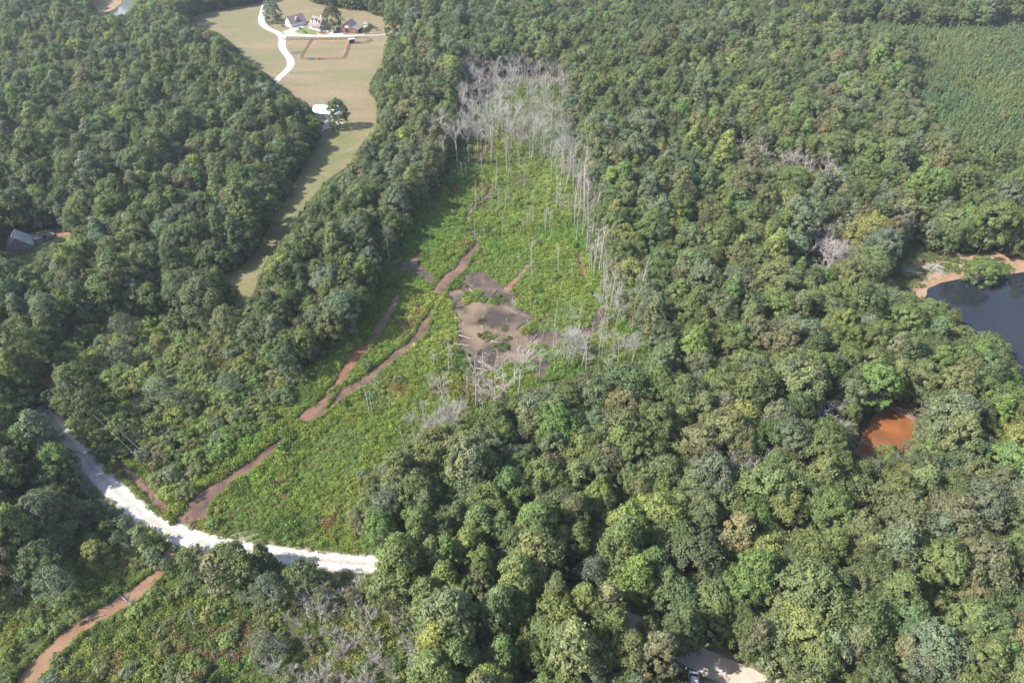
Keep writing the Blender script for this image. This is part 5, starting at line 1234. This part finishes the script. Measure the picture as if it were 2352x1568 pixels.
# barn
b0 = P(*FC([(665, 668)])[0]); e = empty('barn', (b0[0], b0[1], 0), math.radians(-16), .9)
gable(e, -3.0, 3.4, 0, 9.5, 4.6, 7.4, 'y', M['barn_red'], M['roof_barn'])
for (a, b, z1, z2, nm) in ((-8.0, -3.05, 2.6, 4.3, 'left'), (3.45, 8.6, 4.3, 2.6, 'right')):
    mb = MB(); mb.extrude([(a, 0), (b, 0), (b, z2), (a, z1)], .1, 9.2, 'y'); w = mb.build('lean_to', M['barn_red'], e)
    mb = MB(); mb.extrude([(a-.4, z1+(.0 if nm == 'right' else -.12)), (b+.4 if nm == 'right' else b, z2+(-.12 if nm == 'right' else 0)), (b+.4 if nm == 'right' else b, z2+.1), (a-.4 if nm == 'left' else a, z1+.12)], -.3, 9.6, 'y'); mb.build('lean_to_roof', M['roof_barn'], w)
opening(e, (.0, 0, 1.5), 2.6, 3.0, '-y', 'doorway', False, 'dark'); opening(e, (.2, 0, 4.2), 2.6, 1.3, '-y', 'loft_panel', False, 'white'); opening(e, (5.4, .1, 1.5), .9, 1.0, '-y')
opening(e, (8.6, 3.5, 1.3), 3.0, 2.2, '+x', 'doorway', False, 'dark')
setp(e, 'weathered red barn with two lean-to wings and grey roofs', 'barn')
# small white shed
s0 = P(*FC([(2120, 672)])[0]); e = empty('garden_shed', (s0[0], s0[1], 0), math.radians(-30))
gable(e, -2.6, 2.6, 0, 6, 2.5, 4.6, 'y', M['white'], M['roof_brown']); opening(e, (0, 0, 1.1), 1.2, 2.0, '-y', 'door', True, 'dark')
setp(e, 'small white shed with pinkish roof half behind trees', 'shed')
# run-in shelter and round pen by the ring
r0 = P(*FC([(800, 950)])[0]); e = empty('run_in_shelter', (r0[0], r0[1], 0), math.radians(20))
MB().box(-1.9, 1.9, 2.6, 2.8, 0, 2.4).build('back_wall', M['siding_tan'], e)
for x in (-1.9, 1.78): MB().box(x, x+.12, 0, 2.6, 0, 2.3).build('side_wall', M['siding_tan'], e)
mb = MB(); mb.extrude([(-.4, 2.6), (3.0, 2.35), (3.0, 2.47), (-.4, 2.72)], -2.2, 2.2, 'x'); mb.build('roof', M['roof_pale'], e)
setp(e, 'small open shelter between riding ring and round pen', 'shelter')
def fence(name, pts, label, step=2.6, h=1.35, rails=3, closed=False, group=None):
    e = empty(name, (pts[0][0], pts[0][1], 0)); o = Vector((pts[0][0], pts[0][1], 0))
    q = [Vector((p[0], p[1], 0))-o for p in pts]
    if closed: q.append(q[0])
    pm = MB().box(-.08, .08, -.08, .08, 0, h+.1).mesh('fence_post', M['fence_wood'])
    for a, b in zip(q[:-1], q[1:]):
        L = (b-a).length; n = max(1, round(L/step))
        for i in range(n):
            po = link('post', pm, e); po.location = a.lerp(b, i/n)
        d = (b-a).normalized(); s_ = Vector((-d.y, d.x, 0))
        for k in range(rails):
            z = h*(k+1)/rails-.1; MB().obox((a+b)/2+Vector((0, 0, z))+s_*.1, (b-a)/2, s_*.03, Vector((0, 0, .08))).build('rail', M['fence_wood'], e)
    setp(e, label, 'fence', group)
fence('ring_fence', [P(*p) for p in FA([(868, 606), (1150, 600), (1420, 594), (1432, 610), (1345, 862), (1320, 880), (1240, 892), (900, 900), (720, 888), (690, 872), (850, 612)])], 'dark board fence round the riding ring', closed=True)
cpen = P(*FC([(1010, 880)])[0]); fence('pen_fence', [(cpen[0]+6.6*math.cos(a), cpen[1]+6.6*math.sin(a)) for a in np.linspace(0, 2*math.pi, 15)[:-1]], 'small round pen fence beside the open shelter', closed=True)
fence('paddock_fence', [P(*p) for p in FA([(440, 605), (500, 606), (700, 604), (860, 603)])], 'rail fence running from the drive to the riding ring')
fence('paddock_fence', [P(*p) for p in FA([(560, 818), (620, 812), (705, 800)])], 'short rail fence at the lower side of the riding ring')
fence('barn_fence', [P(*p) for p in FA([(1480, 492), (1560, 494), (1645, 496)])], 'board fence running out from the red barn')
fence('lane_fence', [P(*p) for p in FA([(1650, 540), (1750, 535), (1850, 530), (1940, 522)])], 'rail fence along the far end of the farm lane')
# hedge, arborvitae, garden ring
for i in range(7):
    q = FC([(1135+i*22, 665-i*24)])[0]; x, y = P(*q); t = dict(x=x, y=y, s=.62, key='shrub', pi=i % 5, H=2, R=1.5, tint=jtint('dark green'), cat='shrub', label=f'dark hedge bush right of the barn, {ordw(i+1)} from the lane'); add_tree(t, 'hedge_bush', 'hedge bushes right of the barn', ('stem', 'foliage'))
q = FC([(1420, 605)])[0]; x, y = P(*q); add_tree(dict(x=x, y=y, s=.6, key='shrub', pi=1, H=2, R=1.5, tint=jtint('dark green'), cat='shrub', label='lone dark bush on the grass right of the hedge'), 'lone_bush', None, ('stem', 'foliage'))
ARB = [(20+i*28, 262-i*4) for i in range(3)]+[(488+i*26, 330+i*13) for i in range(5)]
for i, a in enumerate(ARB):
    q = FC([a])[0]; x, y = P(*q); t = dict(x=x, y=y, s=.5, key='youngpine', pi=i % 3, H=3, R=.6, wide=.5, tint=jtint((.03, .05, .028)), cat='conifer', label=f'slim dark garden conifer behind the farmhouse, {ordw(i+1)} along the row'); add_tree(t, 'garden_conifer', 'slim conifers behind the farmhouse')
for (a, nm) in (((720, 690), 'dark bush at the corner of the white garage'), ((1335, 775), 'round bush at the edge of the forecourt'), ((1500, 890), 'dark planting bed bush before the farmhouse porch'), ((2330, 800), 'dark bush at the side of the farmhouse porch')):
    q = FB([a])[0]; x, y = P(*q); add_tree(dict(x=x, y=y, s=.5, key='shrub', pi=2, H=1.6, R=1.2, tint=jtint('dark green'), cat='shrub', label=nm), 'garden_bush', None, ('stem', 'foliage'))
gr = P(*FB([(2130, 905)])[0]); e = empty('garden_bed', (gr[0], gr[1], .1)); 
for i in range(18):
    a = i*2*math.pi/18; MB().obox((3.6*math.cos(a), 3.6*math.sin(a), .2), (.6*-math.sin(a), .6*math.cos(a), 0), (.25*math.cos(a), .25*math.sin(a), 0), (0, 0, .22)).build('stone', M['stone'], e)
MB().tube([(0, 0, .0), (0, 0, .12)], [3.3, 3.2], 18).build('soil', M['clay'], e)
for k, (a, r_) in enumerate(((0, 0), (.6, 1.8), (2.4, 1.6), (4.2, 2.0), (5.4, 1.4))):
    o = link('plant', PROTOS['clump'][k % 4]['joined'], e); o.location = (r_*math.cos(a), r_*math.sin(a), .1); o.scale = (.9,)*3; o['tint'] = [.12, .12, .07]
setp(e, 'round stone-edged garden bed before the farmhouse', 'garden bed')

# left house
h0 = P(*SRC(0, 520, 7.84, [(260, 1262)])[0]); e = empty('cottage', (h0[0], h0[1], 0), math.radians(29), .72)
gable(e, -1.2, 10.2, 0, 9.5, 3.0, 8.6, 'y', M['siding_tan'], M['roof_pale'], over=.5)
for x in (1.5, 4.2, 7.2): opening(e, (x, 0, 1.7), 1.0, 1.5, '-y')
opening(e, (4.5, 0, 5.4), .9, 1.3, '-y'); opening(e, (-1.2, 4, 1.7), 1.0, 1.4, '-x')
MB().tube([(1.4, 4.5, 5.3), (1.4, 4.5, 7.2)], [.12, .12], 6).build('flue_pipe', M['steel'], e)
MB().box(10.25, 14.6, 5.2, 9.0, 0, 2.6).build('side_wing', M['siding_tan'], e)
mb = MB(); mb.extrude([(10.15, 3.3), (15.0, 2.55), (15.0, 2.7), (10.15, 3.45)], 4.9, 9.3, 'y'); mb.build('wing_roof', M['roof_grey'], e)
setp(e, 'steep pale-roofed taupe house at the left edge', 'house')
h1 = P(*SRC(0, 520, 7.84, [(210, 560)])[0]); e = empty('side_house', (h1[0], h1[1], 0), math.radians(20))
gable(e, -12, 2.5, 0, 9, 2.8, 5.4, 'x', M['siding_tan'], M['roof_grey']); opening(e, (-2, 0, 1.3), 3.6, 2.0, '-y', 'doorway', False, 'dark'); opening(e, (-7, 0, 1.6), 1.2, 1.2, '-y')
setp(e, 'grey roofed house half hidden by trees at the left edge', 'house')
tp = P(*SRC(0, 520, 7.84, [(1010, 905)])[0]); e = empty('trampoline', (tp[0], tp[1], 0))
MB().tube([(0, 0, .80), (0, 0, .84)], [2.1, 2.1], 20).build('jumping_mat', M['black_net'], e)
rim = MB(); n = 24
rim.tube([(2.25*math.cos(2*math.pi*i/n), 2.25*math.sin(2*math.pi*i/n), .85) for i in range(n+1)], [.11]*(n+1), 6, False); rim.build('rim', M['steel'], e)
for i in range(6):
    a = i*math.pi/3; MB().tube([(2.2*math.cos(a), 2.2*math.sin(a), 0), (2.25*math.cos(a), 2.25*math.sin(a), .85), (2.3*math.cos(a), 2.3*math.sin(a), 2.2)], [.04]*3, 5).build('net_pole', M['steel'], e)
setp(e, 'round black trampoline in the yard of the pale-roofed house', 'trampoline')
def prop(name, ft, label, cat, parts, rz=0):
    x, y = P(*ft); e = empty(name, (x, y, .06), rz)
    for nm, mb, m_ in parts: mb.build(nm, M[m_], e)
    setp(e, label, cat)
yy = lambda a: SRC(0, 520, 7.84, [a])[0]
prop('picnic_table', yy((770, 945)), 'pale picnic table beside the pale-roofed house', 'table', [('table_top', MB().box(-.9, .9, -.4, .4, .70, .76), 'white'), ('bench', MB().box(-.9, .9, -.85, -.55, .40, .45), 'white'), ('bench', MB().box(-.9, .9, .55, .85, .40, .45), 'white'), ('leg', MB().box(-.7, -.6, -.8, .8, 0, .40).box(-.7, -.6, -.3, .3, .40, .70), 'white'), ('leg', MB().box(.6, .7, -.8, .8, 0, .40).box(.6, .7, -.3, .3, .40, .70), 'white')], .4)
prop('storage_bin', yy((830, 1010)), 'white storage bin near the picnic table', 'bin', [('body', MB().extrude([(-.35, 0), (.35, 0), (.42, .9), (-.42, .9)], -.4, .4, 'y'), 'car_white'), ('lid', MB().box(-.46, .46, -.45, .45, .9, .98), 'white')])
prop('water_barrel', yy((1345, 775)), 'blue-grey barrel at the end of the red clay track', 'barrel', [('barrel', MB().tube([(0, 0, 0), (0, 0, .3), (0, 0, .8), (0, 0, 1.1)], [.4, .48, .48, .4], 12), 'steel'), ('lid', MB().tube([(0, 0, 1.1), (0, 0, 1.16)], [.42, .42], 12), 'blue_paint')])

# white metal shed and its yard
w0 = P(*SRC(780, 240, 11.2, [(870, 880)])[0]); e = empty('metal_shed', (w0[0], w0[1], 0), math.radians(-8))
gable(e, -4.6, 6.2, 0, 10.5, 3.0, 4.6, 'x', M['white'], M['roof_white']); opening(e, (2.2, 0, 1.4), 2.4, 2.4, '-y', 'roller_door', True, 'steel'); opening(e, (-2.6, 0, 1.3), 1.0, 2.0, '-y', 'door', True, 'dark')
mb = MB(); mb.extrude([(6.3, 2.9), (10.4, 2.3), (10.4, 2.42), (6.3, 3.04)], .5, 9.5, 'y'); mb.build('side_canopy', M['roof_pale'], e)
for y in (.8, 5, 9.2): MB().box(10.1, 10.25, y-.07, y+.07, 0, 2.3).build('canopy_post', M['steel'], e)
setp(e, 'white metal roofed shed beside the mown strip', 'shed')
def vehicle(name, x, y, rz, paint, label, cat, L=4.6, W=1.85, pickup=False, glassm='glass'):
    e = empty(name, (x, y, .11), rz); h = L/2
    b = MB(); prof = [(-h, .35), (-h+.1, .28), (h-.15, .28), (h, .42), (h-.05, .78), (h-1.15, .98), (-h+.15, 1.0), (-h, .85)]
    b.extrude(prof, -W/2, W/2, 'y'); b.build('body', M[paint], e)
    a0, a1 = (-.25, 1.1) if pickup else (-h+.35, 1.15)
    c = MB(); lo = W/2-.05; hi = W/2-.24
    c.add([(a0, -lo, .99), (a1+.55, -lo, .97), (a1+.55, lo, .97), (a0, lo, .99), (a0+.28, -hi, 1.58), (a1-.25, -hi, 1.58), (a1-.25, hi, 1.58), (a0+.28, hi, 1.58)], [(3, 2, 1, 0), (0, 1, 5, 4), (1, 2, 6, 5), (2, 3, 7, 6), (3, 0, 4, 7), (4, 5, 6, 7)])
    cb = c.build('cabin', M[glassm], e)
    MB().box(a0+.24, a1-.2, -hi-.02, hi+.02, 1.58, 1.64).build('roof', M[paint], e)
    if pickup: 
        t = MB(); t.box(-h+.12, a0-.1, -W/2+.12, W/2-.12, 1.0, 1.02); t.build('load_bed', M['dark'], e)
    for sx_ in (-1, 1):
        for sy_ in (-1, 1):
            w = MB(); w.tube([(sx_*L*.31, sy_*(W/2-.12)-.11, .22), (sx_*L*.31, sy_*(W/2-.12)+.11, .22)], [.33, .33], 14); wo = w.build('wheel', M['tyre'], e)
            w = MB(); yo = sy_*(W/2-.12)+sy_*.115; w.tube([(sx_*L*.31, yo-.01, .22), (sx_*L*.31, yo+.012, .22)], [.19, .19], 10); w.build('rim', M['steel'], wo)
    for sy_ in (-1, 1):
        MB().box(h-.12, h+.005, sy_*.62-.18, sy_*.62+.18, .58, .74).build('headlight', M['lamp_glass'], e)
        MB().box(-h-.01, -h+.06, sy_*.66-.13, sy_*.66+.13, .62, .82).build('tail_light', M['red_paint'], e)
        MB().box(a1+.15, a1+.35, sy_*(W/2+.02), sy_*(W/2+.18), .98, 1.12).build('mirror', M[paint], e)
    setp(e, label, cat); return e
q = SRC(780, 240, 11.2, [(850, 1050)])[0]; x, y = P(*q)
def tractor(x, y, rz, label):
    e = empty('tractor', (x, y, .06), rz)
    MB().extrude([(-.2, .7), (1.7, .7), (1.75, 1.35), (-.2, 1.5)], -.4, .4, 'y').build('bonnet', M['red_paint'], e)
    MB().box(-1.3, -.2, -.5, .5, .6, 1.1).build('seat_deck', M['red_paint'], e); MB().box(-.95, -.45, -.3, .3, 1.1, 1.25).build('seat', M['dark'], e)
    for s_ in (-1, 1):
        MB().tube([(-.8, s_*.85-.2, .75), (-.8, s_*.85+.2, .75)], [.75, .75], 16).build('rear_wheel', M['tyre'], e); MB().tube([(1.3, s_*.7-.12, .42), (1.3, s_*.7+.12, .42)], [.42, .42], 14).build('front_wheel', M['tyre'], e)
        MB().tube([(-1.2, s_*.5, 1.1), (-1.15, s_*.5, 2.3)], [.04, .04], 5).build('roll_bar_post', M['dark'], e)
    MB().tube([(-1.15, -.5, 2.3), (-1.15, .5, 2.3)], [.05, .05], 5).build('roll_bar', M['dark'], e); MB().tube([(1.0, .15, 1.4), (1.0, .15, 2.1)], [.05, .05], 6).build('exhaust', M['dark'], e)
    setp(e, label, 'tractor')
tractor(x, y, .5, 'red tractor parked before the white metal shed')
q = FA([(1230, 500)])[0]; x, y = P(*q); vehicle('parked_car', x, y, math.radians(10), 'car_dark', 'dark car parked beside the red barn', 'car')
q = SRC(780, 240, 11.2, [(945, 520)])[0]; x, y = P(*q); vehicle('parked_pickup', x, y, math.radians(5), 'green_metal', 'small green pickup behind the white metal shed', 'pickup', pickup=True)
q = FC([(1190, 510)])[0]; x, y = P(*q); e = empty('pump_gazebo', (x, y, .03))
for a in range(6): MB().tube([(2*math.cos(a*1.047), 2*math.sin(a*1.047), 0), (2*math.cos(a*1.047), 2*math.sin(a*1.047), 2.3)], [.09, .09], 5).build('post', M['fence_wood'], e)
mb = MB(); n = 6; mb.add([(2.6*math.cos(a*1.0472), 2.6*math.sin(a*1.0472), 2.25) for a in range(6)]+[(0, 0, 3.6)], [(i, (i+1) % 6, 6) for i in range(6)]+[(5, 4, 3, 2, 1, 0)]); mb.build('roof', M['green_metal'], e)
MB().tube([(0, 0, 0), (0, 0, .25)], [2.5, 2.5], 12).build('base', M['concrete'], e)
setp(e, 'small grey-green gazebo on the grass right of the barn', 'gazebo')
for (a, m_, nm, lab, cat) in (((850, 893), 'blue_paint', 'stock_trough', 'blue trough at the lower rail of the riding ring', 'trough'), ((985, 893), 'orange_paint', 'jump_panel', 'orange panel at the lower rail of the riding ring', 'panel')):
    x, y = P(*FA([a])[0]); e = empty(nm, (x, y, .05), .02)
    if nm == 'stock_trough':
        for (p0, p1, z1) in (((-1.9, 1.9), (-.5, -.42), .7), ((-1.9, 1.9), (.42, .5), .7)): MB().box(*p0, *p1, 0, z1).build('side', M[m_], e)
        for p0 in ((-1.9, -1.82), (1.82, 1.9)): MB().box(*p0, -.42, .42, 0, .7).build('end', M[m_], e)
        MB().box(-1.82, 1.82, -.42, .42, .02, .5).build('water', M['far_water'], e)
    else:
        for x_ in (-1.7, 1.6): MB().box(x_, x_+.1, -.3, .3, 0, 1.2).build('stand', M['white'], e)
        for k_ in range(3): MB().box(-1.6, 1.6, -.04, .04, .2+.32*k_, .45+.32*k_).build('plank', M[m_], e)
    setp(e, lab, cat)

# car and poles at the lower edge
x, y = P(1592, 1572); vehicle('parked_suv', x, y, math.radians(78), 'car_white', 'white car with dark windows on the dirt road at the bottom edge', 'car', 4.7, 1.9)
def pole(u, v, H, rz, label, arm=True):
    x, y = P(u, v); e = empty('utility_pole', (x, y, 0), rz)
    MB().tube([(0, 0, -.1), (0, 0, H*.5), (0, 0, H)], [.17, .15, .12], 8).build('post', M['pole_wood'], e)
    if arm:
        MB().box(-1.1, 1.1, -.18, -.07, H-.7, H-.55).build('crossarm', M['pole_wood'], e)
        for x_ in (-1.0, 0, 1.0): MB().tube([(x_, -.12, H-.55), (x_, -.12, H-.3)], [.05, .07], 6).build('insulator', M['lamp_glass'], e)
    MB().tube([(0, .3, H-2.1), (0, .3, H-1.2)], [.2, .2], 8).build('transformer', M['steel'], e)
    setp(e, label, 'utility pole', 'utility poles along the road'); return Vector((x, y, H))
p1 = pole(26, 776, 9.5, math.radians(40), 'dark wooden utility pole beside the red clay track')
p2 = pole(338, 1083, 9.0, math.radians(40), 'wooden utility pole with yellow-sleeved stay in the marsh edge scrub')
p3 = pole(1548, 1580, 9.0, math.radians(15), 'utility pole under the trees beside the white car')
def wire(a, b, sag, label, off=0):
    d = (b-a); s_ = Vector((-d.y, d.x, 0)).normalized()*off
    MBw = MB(); MBw.tube([a+d*t+s_-Vector((0, 0, sag*4*t*(1-t)+.35)) for t in np.linspace(0, 1, 14)], [.022]*14, 4); o = MBw.build('power_line', M['cable'], None); setp(o, label, 'cable', 'power lines between the poles')
wire(p1, p2, 1.4, 'upper power line from the clay track pole down to the marsh pole', -.8); wire(p1, p2, 1.7, 'lower power line from the clay track pole down to the marsh pole', .8)
p0 = Vector((p1.x-45, p1.y+38, 9.5)); 
for i, o_ in enumerate((.5,)):
    gx_, gy_ = P(362, 1098); g = Vector((gx_, gy_, 0)); top = p2-Vector((0, 0, .8)); e = empty('stay_wire', (gx_, gy_, 0)); dv = top-g
    MB().tube([(0, 0, 0), tuple(dv)], [.012, .012], 4).build('wire', M['cable'], e)
    MB().tube([tuple(dv*.02), tuple(dv*.27)], [.07, .07], 6).build('sleeve', M['yellow'], e); setp(e, 'stay wire with a yellow sleeve at the marsh pole', 'stay wire')

# ------------------------------------------------------------------ haze
hz = MB().box(-1500, 1500, -300, 2400, -1.0, 146.0).build('haze', None)
hm = bpy.data.materials.new('haze_air'); hm.use_nodes = True; hm.node_tree.nodes.clear()
ho = hm.node_tree.nodes.new('ShaderNodeOutputMaterial'); hv = hm.node_tree.nodes.new('ShaderNodeVolumePrincipled')
hv.inputs['Color'].default_value = (.80, .88, 1.0, 1); hv.inputs['Density'].default_value = .0001; hv.inputs['Anisotropy'].default_value = .2
hm.node_tree.links.new(hv.outputs[0], ho.inputs['Volume']); hz.data.materials.append(hm); setp(hz, 'thin pale summer haze over the woods', None, None, 'stuff')
